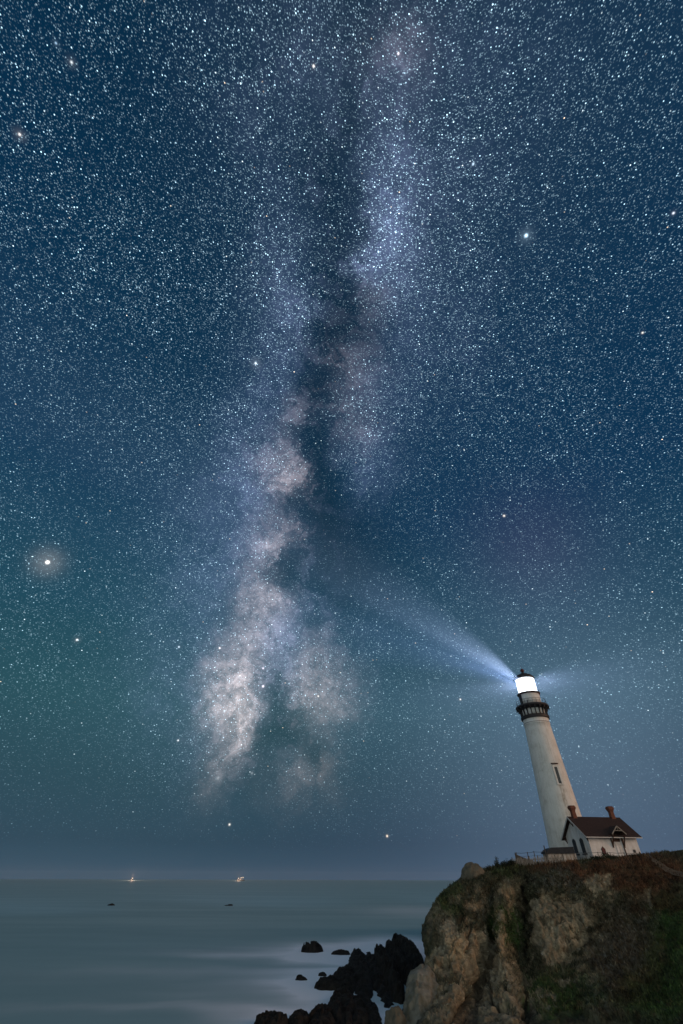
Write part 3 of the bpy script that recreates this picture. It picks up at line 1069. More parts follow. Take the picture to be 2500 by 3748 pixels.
# boulder standing on the crest
g, n = ground_at(1738, 3212)
me, Q, _ = rock_mesh('boulder', (2.05, 1.7, 1.6), 83, jag=.16, point=.10, cuts=False)
o = link('boulder', me, M['grey_rock'], smooth=True)
o.location = at(1736, 3214, 95.6)
o.scale = (1, 1, 2.15 / Q[:, 2].max())
tag(o, 'single pointed grey boulder standing on the crest of the headland', 'rock', 'loose boulders of the cliff')
for px, py, lab, sc in ((408, 3314, 'lone tiny dark speck on the water far out on the left', 1.0), (828, 3315, 'leftmost of three tiny dark specks on the water', .45),
                        (834, 3315, 'middle one of three tiny dark specks on the water', .45), (842, 3315, 'largest of three tiny dark specks on the water', .8)):
    g = at_z(px, py, 0)
    me, Q, _ = rock_mesh('water_speck', (2.3 * sc, 2.0 * sc, .9 * sc), px, sub=3)  # added rock mesh stands in for a dark speck on the water
    o = link('water_speck', me, M['wet_rock'])
    o.location = g
    tag(o, lab, 'rock', 'tiny dark specks far out on the water')

# ------------------------------------------------------------------ sea
rad = np.concatenate([np.linspace(4, 40, 8)[:-1], 40 * (5000 / 40) ** (np.linspace(0, 1, 230))])
NA = 720
ang = np.linspace(-math.pi, math.pi, NA + 1)
rr, aa = np.meshgrid(rad, ang, indexing='ij')
SV = np.stack([rr * np.sin(aa), rr * np.cos(aa), np.zeros_like(rr)], -1).reshape(-1, 3)
foam = np.zeros(len(SV))
fx = SV[:, 0] + 5 * fbm(SV / 14, 3, 201)
fy = SV[:, 1] + 7 * fbm(SV / 14, 3, 211)


def foam_spot(px, py, rx, ry, a):
    global foam
    g = at_z(px, py, 0)
    foam = foam + 1.55 * a * np.exp(-((fx - g.x) / rx) ** 2 - ((fy - g.y) / ry) ** 2)


for q in ((1150, 3492, 22, 5, .30), (1330, 3520, 16, 6, .35), (1250, 3560, 14, 5, .25), (1195, 3488, 9, 7, .75), (1290, 3496, 10, 6, .6), (1400, 3500, 12, 10, .55), (1470, 3455, 14, 16, .55), (1160, 3560, 9, 5, .3), (1090, 3595, 10, 4, .45),
          (1180, 3590, 7, 3, .4), (1210, 3620, 6, 2.5, .6), (1250, 3600, 5, 3, .6), (1130, 3640, 9, 3, .4), (1060, 3610, 8, 3, .35), (1040, 3480, 22, 7, .18), (1000, 3640, 16, 6, .10),
          (1545, 3335, 30, 50, .14), (1000, 3700, 8, 4, .15), (1170, 3700, 5, 2, .25), (1330, 3460, 20, 10, .25), (1440, 3700, 3, 3, .15), (900, 3560, 30, 6, .12), (760, 3700, 20, 3, .18)):
    foam_spot(*q)
for rx_, ry_, rw_ in ROCKS:
    foam = foam + .42 * np.exp(-((fx - rx_) / (rw_ * .9 + 1.5)) ** 2 - ((fy - ry_) / (rw_ * 1.1 + 2.5)) ** 2)
foam = np.clip(foam, 0, 1)
me = grid_mesh('sea', SV, len(rad), NA + 1)
set_tone(me, np.repeat(foam[:, None], 3, axis=1))
m, nt, b = mat_new('sea_water')
p = geo_pos(nt)
band = p.mul((0.006, 0.03, 1)).noise(1.0, 4.0, 0.55)
band2 = p.mul((0.03, 0.10, 1)).noise(1.0, 4.0, 0.6)
f = attr_color(nt, 'tone').xyz()[0]
lv = (band.ramp(0.3, 0.7) * 0.36 + band2.ramp(0.3, 0.75) * 0.16 + 0.08)
fm = (f * (band2 * 1.1 + 0.75)).clamp()
c = color_ramp(nt, lv, [(0.0, (.19, .335, .375)), (0.7, (.28, .44, .475))])
c = c.scale(1.0 - fm) + colour(nt, (.84, .88, .95)).scale(fm)
nt.links.new(c.s, b.inputs['Base Color'])
nt.links.new((fm * 0.2 + 0.6).s, b.inputs['Roughness'])
b.inputs['IOR'].default_value = 1.33
b.inputs['Specular IOR Level'].default_value = 0.2
M['sea'] = m
o = link('sea', me, m, smooth=True)
o['kind'] = 'structure'
o['label'] = 'calm grey green sea smoothed by a long exposure, reaching to the horizon'

# ------------------------------------------------------------------ lighthouse
TX, TY = 49.3, 116.0


def zt(py, px=None):                    # height of a photo row on the tower axis
    lo, hi = 0.0, 70.0
    for _ in range(40):
        z = (lo + hi) / 2
        d = Vector((TX, TY, z)) - EYE
        v = d.dot(cU) / d.dot(cF)
        if 1874 - v * FOC > py:
            lo = z
        else:
            hi = z
    return lo


Z0 = 15.9
z_sh = zt(2632)          # top of the shaft, under the iron collar
z_deck = zt(2586)        # gallery deck top
z_wall = zt(2540)        # foot of the lantern glass
z_glass = zt(2488)       # head of the glass
z_apex = zt(2463)
z_ball = zt(2455)
print('tower heights', Z0, z_sh, z_deck, z_wall, z_glass, z_apex, z_ball)
tw = thing('lighthouse', 'tall white lighthouse tower with a blazing lantern and black gallery', 'lighthouse', (TX, TY, Z0))


def L(z):
    return z - Z0


R_top, R_bot = 3.05, 4.4
bm = bmesh.new()
prof = [(R_bot + .35, -1.5), (R_bot + .35, 0.7), (R_bot, 0.9)]
for k in range(1, 25):
    t_ = k / 24
    prof.append((R_bot + (R_top - R_bot) * (t_ ** 0.92), 0.9 + (L(z_sh) - 1.5 - 0.9) * t_))
prof += [(R_top + .10, L(z_sh) - 1.42), (R_top + .10, L(z_sh) - 1.25), (R_top + .02, L(z_sh) - 1.2), (R_top + .05, L(z_sh) + .1)]
solid_lathe(bm, prof, 96)
M['shaft'] = painted_masonry('whitewashed_shaft', math.atan2(-110.0, -46.75) + .42, L(zt(2882)))
obj('shaft', bm, M['shaft'], tw, True)
# rust line under the collar
bm = bmesh.new()
lathe(bm, [(R_top + .09, L(z_sh) - 1.20), (R_top + .105, L(z_sh) - 1.16), (R_top + .09, L(z_sh) - 1.12)], 96)
obj('rust_band', bm, M['rusty'], tw, True)
# collar, corbel room, deck
hc = z_deck - z_sh
bm = bmesh.new()
solid_lathe(bm, [(R_top + .06, L(z_sh) - .25), (R_top + .34, L(z_sh) - .15), (R_top + .40, L(z_sh) + .35), (R_top + .22, L(z_sh) + .55), (R_top - .02, L(z_sh) + .56)], 80)
obj('collar', bm, M['iron'], tw)
bm = bmesh.new()
solid_lathe(bm, [(R_top - .08, L(z_sh) + .5), (R_top - .02, L(z_deck) - .5)], 80)
obj('service_room', bm, M['masonry'], tw, True)
bm = bmesh.new()
solid_lathe(bm, [(R_top + .0, L(z_deck) - 1.0), (R_top + .35, L(z_deck) - .95), (R_top + .75, L(z_deck) - .62), (4.0, L(z_deck) - .52), (4.08, L(z_deck) - .35), (4.02, L(z_deck) - .12), (3.9, L(z_deck)), (2.0, L(z_deck) + .01)], 80)
obj('gallery_deck', bm, M['iron'], tw)
NB = 20
for k in range(NB):
    a = 2 * math.pi * (k + .35) / NB
    mt = Matrix.Rotation(a, 4, 'Z')
    bm = bmesh.new()
    zz0, zz1 = L(z_sh) + .45, L(z_deck) - .5
    n = 8
    outl = [(R_top - .05, zz0), (R_top + .22, zz0)]
    for i in range(n + 1):
        u = i / n
        outl.append((R_top + .24 + .80 * u ** 2.2, zz0 + (zz1 - zz0) * (.25 + .75 * u)))
    outl += [(R_top - .05, zz1)]
    prism(bm, outl, -.11, .11, mt)
    # hanging drop at the outer end
    box(bm, R_top + .80, R_top + .98, -.09, .09, zz1 - .55, zz1, mt)
    obj('bracket', bm, M['iron'], tw)
# gallery railing
rl = thing_rail = None
bm = bmesh.new()
RR = 3.62
for hh in (.55, 1.12):
    tube(bm, [(RR * math.cos(2 * math.pi * i / 72), RR * math.sin(2 * math.pi * i / 72), L(z_deck) + hh) for i in range(72)], .035, 5, True)
for k in range(24):
    a = 2 * math.pi * k / 24
    bar(bm, (RR * math.cos(a), RR * math.sin(a), L(z_deck) - .1), (RR * math.cos(a), RR * math.sin(a), L(z_deck) + 1.15), .05)
obj('gallery_railing', bm, M['iron'], tw)
# watch room
RW = 2.55
bm = bmesh.new()
solid_lathe(bm, [(RW, L(z_deck) - .05), (RW, L(z_wall) - .3)], 80)
obj('watch_room', bm, M['masonry'], tw, True)
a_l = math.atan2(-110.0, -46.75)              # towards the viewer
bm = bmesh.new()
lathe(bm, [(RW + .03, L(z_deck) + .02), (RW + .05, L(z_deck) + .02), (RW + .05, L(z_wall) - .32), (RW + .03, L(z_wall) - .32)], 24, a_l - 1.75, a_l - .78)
obj('dark_strip', bm, M['iron'], tw)  # dark curved strip over the left of the watch room wall
bm = bmesh.new()
box(bm, RW + .01, RW + .08, -.10, .10, L(z_deck) + .1, L(z_deck) + 1.0, Matrix.Rotation(a_l - .28, 4, 'Z'))
obj('vent', bm, M['iron'], tw)
bm = bmesh.new()
solid_lathe(bm, [(RW + .02, L(z_wall) - .42), (RW + .28, L(z_wall) - .30), (RW + .34, L(z_wall) - .08), (RW + .28, L(z_wall)), (1.0, L(z_wall) + .01)], 80)
obj('lantern_gallery', bm, M['rusty'], tw)
# lantern
RG = 2.32
gl = thing_l = None
bm = bmesh.new()
lathe(bm, [(RG, L(z_wall) + .03), (RG, L(z_glass))], 48)
glass = obj('lantern_glass', bm, M['lantern_glass'], tw, True)
bm = bmesh.new()
for k in range(16):
    a = 2 * math.pi * k / 16
    bar(bm, ((RG + .03) * math.cos(a), (RG + .03) * math.sin(a), L(z_wall)), ((RG + .03) * math.cos(a), (RG + .03) * math.sin(a), L(z_glass)), .035)
obj('glazing_bars', bm, M['hull_white'], tw)
bm = bmesh.new()
zc = (z_wall + z_glass) / 2
h_ = (z_glass - z_wall)
solid_lathe(bm, [(.45, L(zc) - h_ * .36), (.85, L(zc) - h_ * .2), (.95, L(zc)), (.85, L(zc) + h_ * .2), (.45, L(zc) + h_ * .36)], 32)
obj('lens', bm, M['lens'], tw, True)
bm = bmesh.new()
solid_lathe(bm, [(RG - .1, L(z_glass) - .02), (RG + .22, L(z_glass) - .10), (RG + .26, L(z_glass) + .30), (RG * .80, L(z_glass) + (z_apex - z_glass) * .58),
                 (RG * .32, L(z_apex) - .25), (.34, L(z_apex) - .05), (.30, L(z_apex) + .2)], 48)
obj('lantern_roof', bm, M['iron'], tw)
bm = bmesh.new()
prof = [(.26, L(z_apex) + .15)]
rb = .50
for k in range(9):
    a = math.pi * (k / 8) * .9 + .12
    prof.append((rb * math.sin(a), L(z_ball) - rb * math.cos(a)))
solid_lathe(bm, prof, 24)
bar(bm, (0, 0, L(z_ball) + rb - .05), (0, 0, L(z_ball) + rb + 1.0), .05)
obj('vent_ball', bm, M['red_metal'], tw, True)
# tall shaft window
zw0, zw1 = zt(2878), zt(2818)
wa = a_l + .42                                         # right of centre as seen
rw0 = R_bot + (R_top - R_bot) * ((L((zw0 + zw1) / 2) - .9) / (L(z_sh) - 2.4)) ** .92
mt = Matrix.Rotation(wa, 4, 'Z')
tilt = Matrix.Translation((rw0, 0, L((zw0 + zw1) / 2))) @ Matrix.Rotation(-math.atan2(R_bot - R_top, L(z_sh)), 4, 'Y')
hw = (zw1 - zw0) / 2
bm = bmesh.new()
for s in (-1, 1):
    box(bm, -.3, .14, s * .52 - .17, s * .52 + .17, -hw, hw, mt @ tilt)
box(bm, -.3, .18, -.72, .72, -hw - .22, -hw, mt @ tilt)
box(bm, -.3, .16, -.70, .70, hw, hw + .28, mt @ tilt)
wf = obj('window', bm, M['masonry'], tw)
bm = bmesh.new()
box(bm, -.2, .03, -.35, .35, -hw, hw, mt @ tilt)
obj('pane', bm, M['dark_void'], wf)
bm = bmesh.new()
box(bm, -.3, .42, -.78, .78, hw + .62, hw + .74, mt @ tilt)
obj('hood', bm, M['rusty'], wf)

# light from the lens: flattened beams, the strongest sweeping towards the left of the viewer
LC = Vector((TX, TY, zc))
bp = at(1450, 2262, 71.0)


def beam(direction, power, size, blend, col=(.50, .66, 1.0)):
    ld = bpy.data.lights.new('lens_beam', 'SPOT')
    ld.energy = power
    ld.color = col
    ld.spot_size = R(size)
    ld.spot_blend = blend
    ld.shadow_soft_size = 0.35
    lo = bpy.data.objects.new('lens_beam', ld)
    COL.objects.link(lo)
    lo.location = Vector((0, 0, L(zc))) + Vector(direction).normalized() * 1.1
    lo.rotation_euler = Vector(direction).to_track_quat('-Z', 'Y').to_euler()
    lo.parent = tw
    return lo


d0 = (bp - LC)
d0.z = 0
d0.normalize()
print('beam dir', d0, 'lantern', LC)
beam(d0 + Vector((0, 0, .055)), 1.0e8, 14, .9)
for turn, pw, sz in ((9, 4.8e7, 16), (20, 2.4e7, 16)):      # the lens turns while the shutter is open
    dd = Matrix.Rotation(R(-turn), 3, 'Z') @ d0
    beam(dd + Vector((0, 0, .055)), pw, sz, 1.0, (.34, .52, 1.0))
a0 = math.atan2(d0.y, d0.x)
for k in range(1, 12):
    a = a0 + 2 * math.pi * k / 12
    if math.cos(a - a_l) > .42:
        continue
    beam((math.cos(a), math.sin(a), .24), 5.0e6, 56, 1.0)

# ------------------------------------------------------------------ keeper's house
HX = Vector((.99, .128, 0)).normalized()
hb = at(2174, 3143, 98.5)
HZ = hb.z - .15
hs = thing('keepers_house', 'white gabled house with brown shingle roof and two brick chimneys', 'house', (hb.x, hb.y, HZ), rotz=math.atan2(HX.y, HX.x))
LW, GW, EH, RH = 9.6, 7.3, 3.72, 6.5        # front length, gable width, eaves, ridge
bm = bmesh.new()
prof = [(0, -1.2), (GW, -1.2), (GW, EH), (GW / 2, RH - .12), (0, EH)]
f0 = [bm.verts.new((0, y, z)) for y, z in prof]
f1 = [bm.verts.new((LW, y, z)) for y, z in prof]
bm.faces.new(f0)
bm.faces.new(f1[::-1])
for i in range(5):
    j = (i + 1) % 5
    bm.faces.new((f0[i], f1[i], f1[j], f0[j]))
obj('wall', bm, M['house_wall'], hs)
OV = .75
sl = (RH - EH) / (GW / 2)
bm = bmesh.new()


def roof_slab(bm, x0, x1, y_e, y_r, z_r, slope, th=.16):
    """One pitch: from the ridge (y_r, z_r) down to the eave at y_e."""
    z_e = z_r - abs(y_r - y_e) * slope
    vs = [bm.verts.new(p) for p in ((x0, y_e, z_e), (x1, y_e, z_e), (x1, y_r, z_r), (x0, y_r, z_r),
                                    (x0, y_e, z_e + th), (x1, y_e, z_e + th), (x1, y_r, z_r + th), (x0, y_r, z_r + th))]
    for f in ((0, 1, 2, 3), (4, 7, 6, 5), (0, 4, 5, 1), (1, 5, 6, 2), (2, 6, 7, 3), (3, 7, 4, 0)):
        bm.faces.new([vs[i] for i in f])


roof_slab(bm, -OV, LW + OV, -OV, GW / 2 - .001, RH, sl)
roof_slab(bm, -OV, LW + OV, GW + OV, GW / 2 + .001, RH, sl)
rf = obj('roof', bm, M['roof'], hs)
bm = bmesh.new()
# pale barge boards on the seaward gable and a fascia along the front eave
for s in (-1, 1):
    a = (-OV - .03, GW / 2 + s * .02, RH - .02)
    c_ = (-OV - .03, GW / 2 + s * (GW / 2 + OV), RH - .02 - (GW / 2 + OV) * sl)
    bar(bm, a, c_, .06, .24)
ze = RH - (GW / 2 + OV) * sl
bar(bm, (-OV, -OV - .03, ze + .04), (LW + OV, -OV - .03, ze + .04), .05, .15)
obj('fascia', bm, M['white_trim'], rf)


def chimney(cx):
    bm = bmesh.new()
    w = .37
    yc = GW / 2
    for (z0, z1, w0, w1) in ((RH - .6, RH + 1.0, w * 1.15, w * .95), (RH + 1.0, RH + 1.45, w * .95, w * 1.4), (RH + 1.45, RH + 1.75, w * 1.5, w * 1.5), (RH + 1.75, RH + 1.85, w * 1.35, w * 1.3)):
        a = [bm.verts.new((cx + i * w0, yc + j * w0, z0)) for i, j in ((-1, -1), (1, -1), (1, 1), (-1, 1))]
        c_ = [bm.verts.new((cx + i * w1, yc + j * w1, z1)) for i, j in ((-1, -1), (1, -1), (1, 1), (-1, 1))]
        for i in range(4):
            j = (i + 1) % 4
            bm.faces.new((a[i], a[j], c_[j], c_[i]))
        bm.faces.new(a[::-1])
        bm.faces.new(c_)
    ch = obj('chimney', bm, M['brick'], rf)
    bm = bmesh.new()
    box(bm, cx - w * 1.2, cx + w * 1.2, yc - w * 1.2, yc + w * 1.2, RH + 1.85, RH + 1.93)
    obj('chimney_cap', bm, M['soot'], ch)


chimney(.75)
chimney(LW - .75)
# gable wall: two shuttered windows with pointed heads
for yc in (2.2, 4.75):
    bm = bmesh.new()
    w_ = .62
    pts_ = [(-w_, .35), (w_, .35), (w_, 2.35), (w_ * .55, 2.62), (0, 2.72), (-w_ * .55, 2.62), (-w_, 2.35)]
    WZ = .62
    mt = Matrix.Translation((0, yc, WZ)) @ Matrix.Rotation(math.pi / 2, 4, 'Z')
    prism(bm, pts_, .02, .10, mt)
    wn = obj('window', bm, M['white_trim'], hs)
    for s in (-1, 1):
        bm = bmesh.new()
        q = [(s * .03, .42), (s * (w_ - .07), .42), (s * (w_ - .07), 2.30), (s * .3, 2.5), (s * .03, 2.6)]
        if s < 0:
            q = q[::-1]
        prism(bm, q, .10, .15, mt)
        for i in range(9):
            z_ = .55 + i * .2
            box(bm, min(s * .09, s * (w_ - .13)), max(s * .09, s * (w_ - .13)), .15, .17, z_, z_ + .1, mt)
        obj('shutter', bm, M['shutter'], wn)
    bm = bmesh.new()
    box(bm, -.22, -.0 - .003, yc - w_ - .1, yc + w_ + .1, .16 + WZ, .34 + WZ)
    obj('sill', bm, M['shutter'], wn)
# knee braces under the eaves of the gable
for yb, zb in ((0.05, EH), (GW - .05, EH), (GW / 2, RH - .35)):
    bm = bmesh.new()
    sgn = 0
    bar(bm, (-.06, yb, zb - 1.1), (-.06, yb, zb - .05), .12)
    bar(bm, (-.06, yb, zb - .95), (-OV + .05, yb, zb - .12), .11)
    bar(bm, (-.06, yb, zb - .12), (-OV + .05, yb, zb - .12), .10)
    obj('bracket', bm, M['brown_wood'], hs)
# front wall: door, arched window, vent, dark upright
px_ = 5.6
bm = bmesh.new()
box(bm, px_ - .62, px_ + .62, -.07, -.004, -.2, 2.6)
dr = obj('door', bm, M['white_trim'], hs)
bm = bmesh.new()
for s in (-.3, .3):
    for z0_, z1_ in ((.1, .9), (1.05, 2.05)):
        box(bm, px_ + s - .2, px_ + s + .2, -.09, -.07, z0_, z1_)
obj('door_panels', bm, M['house_wall'], dr)
bm = bmesh.new()
box(bm, px_ - .62, px_ + .62, -.06, -.004, 2.62, 3.3)
obj('transom', bm, M['brown_wood'], dr)
bm = bmesh.new()
prism(bm, [(1.95, .75), (2.75, .75), (2.75, 1.55), (2.35, 1.92), (1.95, 1.55)], -.05, -.004)
wn = obj('window', bm, M['brown_wood'], hs)
bm = bmesh.new()
prism(bm, [(2.05, .85), (2.65, .85), (2.65, 1.5), (2.35, 1.77), (2.05, 1.5)], -.065, -.051)
obj('pane', bm, M['red_metal'], wn)
bm = bmesh.new()
box(bm, 8.15, 8.65, -.05, -.004, 1.05, 1.5)
obj('vent', bm, M['shutter'], hs)
bm = bmesh.new()
bar(bm, (px_ + .95, -.12, -.6), (px_ + .95, -.12, EH - .1), .13)
obj('dark_upright', bm, M['brown_wood'], hs)  # dark brown upright strip beside the door
# porch gable over the door, on knee braces
bm = bmesh.new()
PW, PD, PZ = 1.35, 1.5, 4.80
for s in (-1, 1):
    a = Vector((px_, 0, PZ))
    x_e = px_ + s * PW
    z_e = PZ - PW * .85
    q = [(px_, PZ), (x_e, z_e), (x_e, z_e + .12), (px_, PZ + .14)]
    prism(bm, q if s > 0 else q[::-1], -OV - .55, .9)
pr = obj('porch_roof', bm, M['roof'], hs)
bm = bmesh.new()
yf = -OV - .60
for s in (-1, 1):
    bar(bm, (px_, yf, PZ + .05), (px_ + s * (PW + .08), yf, PZ - (PW + .08) * .85 + .05), .07, .16)
bar(bm, (px_ - .62, yf, PZ - .62), (px_ + .62, yf, PZ - .62), .10)
bar(bm, (px_, yf, PZ - .62), (px_, yf, PZ - .02), .08)
obj('porch_gable', bm, M['grey_wood'], pr)
for s in (-1, 1):
    bm = bmesh.new()
    x_ = px_ + s * 1.12
    bar(bm, (x_, -.08, 1.75), (x_, -.08, 3.85), .17)
    bar(bm, (x_, -.10, 1.95), (x_, yf + .15, 3.77), .15)
    bar(bm, (x_, -.08, 3.81), (x_, yf + .1, 3.81), .15)
    obj('bracket', bm, M['brown_wood'], hs)

# ------------------------------------------------------------------ low shed by the tower foot
p0 = at(2012, 3158, 99.5)
p1 = at(2092, 3158, 99.2)
wd = (p1 - p0).length + 1.2
sh = thing('low_shed', 'low stained white shed with a flat black roof between tower and picket fence', 'shed', (p0.x, p0.y, p0.z - .8), rotz=math.atan2(p1.y - p0.y, p1.x - p0.x))
ht = at(2012, 3124, 99.5).z - p0.z + .8
bm = bmesh.new()
box(bm, 0, wd, 0, 3.0, -1.0, ht)
obj('wall', bm, M['stained_wall'], sh)
bm = bmesh.new()
prism(bm, [(-.25, ht + .003), (wd - .2, ht + .003), (wd - .2, ht + .95), (.9, ht + .85), (.3, ht + .62), (-.2, ht + .22)], -.25, 3.2)
obj('roof', bm, M['tar_roof'], sh)
bm = bmesh.new()
box(bm, -.42, -.27, -.2, -.05, -.6, ht + 1.15)
obj('post', bm, M['dark_wood'], sh)

# ------------------------------------------------------------------ fences
def gpt(px, py, Y):
    return at(px, py, Y)


fl = [gpt(1897, 3162, 97.2), gpt(1938, 3160, 97.3), gpt(1962, 3158, 97.3), gpt(2004, 3155, 97.4)]
fh = [at(1897, 3122, 97.2).z, at(1938, 3121, 97.3).z, at(1962, 3118, 97.3).z, at(2004, 3117, 97.4).z]
wf_ = thing('wire_fence', 'thin wire fence with leaning posts left of the low shed', 'fence', fl[0])
O = Vector(fl[0])
for g, z in zip(fl, fh):
    bm = bmesh.new()
    bar(bm, g - O - Vector((0, 0, .6)), Vector((g.x + .05, g.y, z + .1)) - O, .10)
    obj('post', bm, M['dark_wood'], wf_)
bm = bmesh.new()
for fr in (.35, .68, 1.0):
    for (g, z), (g2, z2) in zip(zip(fl[:-1], fh[:-1]), zip(fl[1:], fh[1:])):
        a = Vector((g.x, g.y, g.z + (z - g.z) * fr)) - O
        c_ = Vector((g2.x, g2.y, g2.z + (z2 - g2.z) * fr)) - O
        mid_ = (a + c_) / 2 - Vector((0, 0, .06))
        tube(bm, [a, mid_, c_], .028 if fr == 1.0 else .018, 4)
obj('wires', bm, M['wire'], wf_)

# dark board screen with a swept top at the end of the wire fence
p0 = at(1893, 3164, 98.2)
sw = thing('board_screen', 'dark board screen with a top sweeping down, at the seaward fence end', 'fence', p0)
bm = bmesh.new()
h0 = at(1893, 3124, 98.2).z - p0.z
out = [(0, -.6), (3.0, -.6)]
for k in range(11):
    u = k / 10
    out.append((3.0 - 3.0 * u, h0 * (.42 + .56 * (u ** 1.6 if u < .75 else .63 + (u - .75) * 1.48))))
prism(bm, out, -.05, .05)
obj('boards', bm, M['dark_wood'], sw)
bm = bmesh.new()
box(bm, -.08, .10, -.17, -.051, -.6, h0 + .12)
obj('post', bm, M['dark_wood'], sw)

# front wire fence passing before the house and running off to the right
fr_pts = [(2110, 3156, 3121, 96.0), (2150, 3153, 3121, 95.8), (2196, 3149, 3120, 95.5), (2240, 3146, 3121, 95.2), (2290, 3142, 3122, 95), (2345, 3139, 3123, 94.6), (2392, 3137, 3130, 94.0)]
g0 = at(fr_pts[0][0], fr_pts[0][1], fr_pts[0][3])
ff = thing('wire_fence', 'thin wire fence strung across the front of the gabled house', 'fence', g0)
tops = []
for px2, pyb, pyt, Yf in fr_pts:
    a = at(px2, pyb, Yf) - g0
    zt_ = at(px2, pyt, Yf).z - g0.z
    bm = bmesh.new()
    bar(bm, a - Vector((0, 0, .7)), Vector((a.x, a.y, zt_ + .06)), .07)
    obj('post', bm, M['wire'], ff)
    tops.append((a, zt_))
bm = bmesh.new()
for fr in (.5, 1.0):
    for (a, z), (a2, z2) in zip(tops[:-1], tops[1:]):
        s_ = Vector((a.x, a.y, a.z + (z - a.z) * fr))
        e_ = Vector((a2.x, a2.y, a2.z + (z2 - a2.z) * fr))
        tube(bm, [s_, (s_ + e_) / 2 - Vector((0, 0, .05)), e_], .026 if fr == 1 else .016, 4)
obj('wires', bm, M['wire'], ff)

# picket fence
a, c_ = at(1882, 3174, 96.2), at(2070, 3163, 94.8)
pk = thing('picket_fence', 'weathered pale picket fence of crooked slats on the crest', 'fence', a)
vec = c_ - a
n = 74
bm = bmesh.new()
bm2 = bmesh.new()
for k in range(n):
    if random.random() < .05:
        continue
    u = k / (n - 1)
    p = vec * u
    h = random.uniform(1.05, 1.32) * (1.0 - .08 * u)
    tl = random.gauss(0, .05)
    q = p + Vector((tl, random.gauss(0, .03), h))
    bar(bm, p - Vector((0, 0, .5)), q, .075, .03)
obj('pickets', bm, M['grey_wood'], pk)
for fr in (.3, .85):
    bm = bmesh.new()
    bar(bm, Vector((0, .05, fr)), vec + Vector((0, .05, fr)), .03, .06)
    obj('rail', bm, M['dark_wood'], pk)
for k in range(7):
    bm = bmesh.new()
    p = vec * (k / 6) + Vector((0, .1, 0))
    bar(bm, p - Vector((0, 0, .7)), p + Vector((random.gauss(0, .05), 0, 1.35)), .11)
    obj('post', bm, M['dark_wood'], pk)

# ------------------------------------------------------------------ shrubs on the crest
def shrub(px, py, Y, w, h, label, n=420, dark=1.0):
    g = at(px, py, Y)
    r = np.random.default_rng(int(px))
    o = thing('shrub', label, 'shrub', g, 'shrubs on the crest')
    # stems
    bm = bmesh.new()
    tips = []
    for k in range(14):
        a = r.uniform(0, 2 * math.pi)
        d = r.uniform(.1, 1) * w
        tip = Vector((math.cos(a) * d, math.sin(a) * d * .7, h * r.uniform(.5, 1.0) * (1 - .35 * d / w)))
        tube(bm, [(0, 0, -.3), (tip.x * .4, tip.y * .4, tip.z * .55), tip], .018, 4)
        tips.append(tip)
    obj('stems', bm, M['brown_wood'], o)
    V, F_, C_ = [], [], []
    for i in range(n):
        tp = tips[i % len(tips)]
        c = np.array(tp) * r.uniform(.35, 1.05) + r.normal(0, .10, 3) * np.array((1, 1, .8)) * max(w, .6)
        c[2] = max(c[2], -.1)
        u = r.normal(0, 1, 3); u /= np.linalg.norm(u)
        v = np.cross(u, r.normal(0, 1, 3)); v /= np.linalg.norm(v)
        s = r.uniform(.05, .12)
        i0 = len(V)
        V += [c - u * s - v * s * .35, c + u * s * .2 - v * s * .5, c + u * s * 1.2, c + u * s * .1 + v * s * .5]
        F_.append((i0, i0 + 1, i0 + 2, i0 + 3))
        C_ += [np.array((.026, .034, .018)) * r.uniform(.5, 1.6) * dark] * 4
    me = soup_mesh('foliage', np.array(V), np.array(F_))
    set_tone(me, np.array(C_))
    link('foliage', me, M['leaves'], o)
    return o


shrub(1795, 3196, 95.5, .8, 1.4, 'thin wispy shrub just right of the pointed crest boulder', 260)
shrub(1826, 3184, 95.6, 1.0, 1.9, 'feathery shrub with upright twigs, second from the pointed crest boulder', 380)
shrub(1850, 3180, 95.6, .9, 1.3, 'small rounded shrub between the feathery shrub and the dark bush', 380)
shrub(1872, 3174, 95.6, 1.3, 1.2, 'dark dense bush below the seaward end of the picket fence', 800, .7)
shrub(2228, 3146, 93.2, 1.6, .9, 'grassy bush in front of the porch of the gabled house', 900, 1.1)
shrub(2182, 3149, 93.6, 1.3, .7, 'low bush at the foot of the house corner', 500, 1.1)
shrub(2330, 3140, 93, 1.4, .6, 'low bush at the right end of the gabled house', 420)

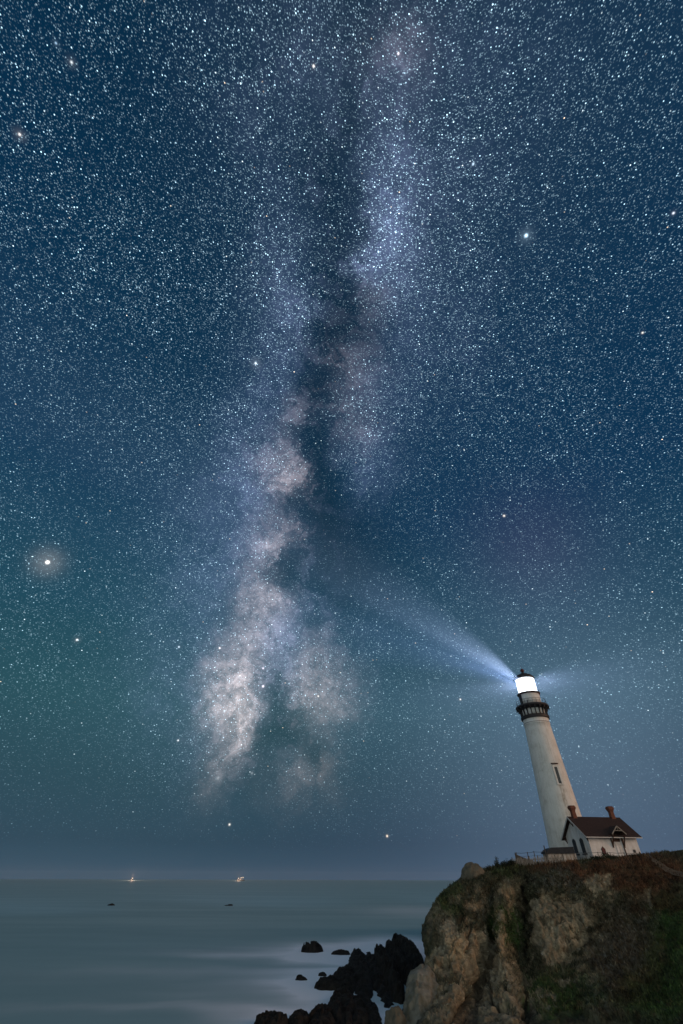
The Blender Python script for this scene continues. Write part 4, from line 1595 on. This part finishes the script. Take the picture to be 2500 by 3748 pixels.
# ------------------------------------------------------------------ boats on the horizon
def boat(px, Yd, length, label, lamp_r, power):
    d = ray(px, 3214)
    x = d.x / d.y * Yd
    o = thing('fishing_boat', label, 'boat', (x, Yd, 0), 'lit fishing boats on the horizon')
    s = length / 20
    bm = bmesh.new()
    n = 9
    rings = []
    for i in range(n):
        u = i / (n - 1)
        w = 2.8 * s * (1 - (2 * u - 1) ** 4) ** .5 * (1 if u < .6 else 1 - (u - .6) * 1.6) + .1
        z = (2.2 + .9 * (2 * u - 1) ** 2 + .8 * u) * s
        rings.append([bm.verts.new(((u - .5) * length, y, zz_)) for y, zz_ in ((-w, z), (-w * .7, -.5), (w * .7, -.5), (w, z))])
    for a_, b2 in zip(rings[:-1], rings[1:]):
        for k in range(4):
            bm.faces.new((a_[k], a_[(k + 1) % 4], b2[(k + 1) % 4], b2[k]))
    bm.faces.new(rings[0]); bm.faces.new(rings[-1][::-1])
    obj('hull', bm, M['hull'], o)
    bm = bmesh.new()
    box(bm, -6 * s, -1 * s, -1.9 * s, 1.9 * s, 2.3 * s, 5.2 * s)
    box(bm, -5 * s, -2 * s, -1.5 * s, 1.5 * s, 5.2 * s, 7.0 * s)
    obj('wheelhouse', bm, M['stained_wall'], o)
    bm = bmesh.new()
    bar(bm, (1 * s, 0, 2 * s), (1 * s, 0, 12 * s), .3 * s)
    bar(bm, (1 * s, 0, 10 * s), (7 * s, 0, 8 * s), .2 * s)
    obj('mast', bm, M['hull'], o)
    bm = bmesh.new()
    bmesh.ops.create_uvsphere(bm, u_segments=12, v_segments=8, radius=lamp_r)
    for v in bm.verts:
        v.co += Vector((1 * s, -1.0 * s, 12 * s))
    lp = obj('deck_lamp', bm, M['ship_lamp'], o, True)
    if power:
        ld = bpy.data.lights.new('deck_lamp_light', 'POINT')
        ld.energy = power
        ld.color = (1, .62, .42)
        ld.shadow_soft_size = lamp_r
        lo = bpy.data.objects.new('deck_lamp_light', ld)
        COL.objects.link(lo)
        lo.location = (1 * s, -3.0 * s, 26 * s)
        lo.parent = o


boat(485, 3000, 16, 'brightly lit fishing boat with an orange glow, alone on the left horizon', 1.1, 4.5e5)
boat(873, 3150, 18, 'leftmost lit boat of the three close together on the horizon', 0.9, 2.5e5)
boat(882, 3200, 22, 'middle lit boat of the three close together on the horizon', 1.1, 0)
boat(889, 3150, 24, 'rightmost lit boat of the three close together on the horizon', 1.2, 0)

# ------------------------------------------------------------------ night haze over the water
bm = bmesh.new()
box(bm, -5200, 5200, -5200, 5200, -4.0, 54.0)
hz = obj('haze', bm, None)
m = bpy.data.materials.new('night_haze')
m.use_nodes = True
nt = m.node_tree
nt.nodes.clear()
pv = nt.nodes.new('ShaderNodeVolumePrincipled')
pv.inputs['Color'].default_value = (.9, .93, 1, 1)
pv.inputs['Density'].default_value = 4.0e-5
pv.inputs['Anisotropy'].default_value = 0.0
mo = nt.nodes.new('ShaderNodeOutputMaterial')
nt.links.new(pv.outputs[0], mo.inputs['Volume'])
m.cycles.volume_sampling = 'EQUIANGULAR'
hz.data.materials.append(m)
hz['kind'] = 'stuff'
hz['label'] = 'thin night sea haze catching the light beam'
hz['category'] = 'haze'
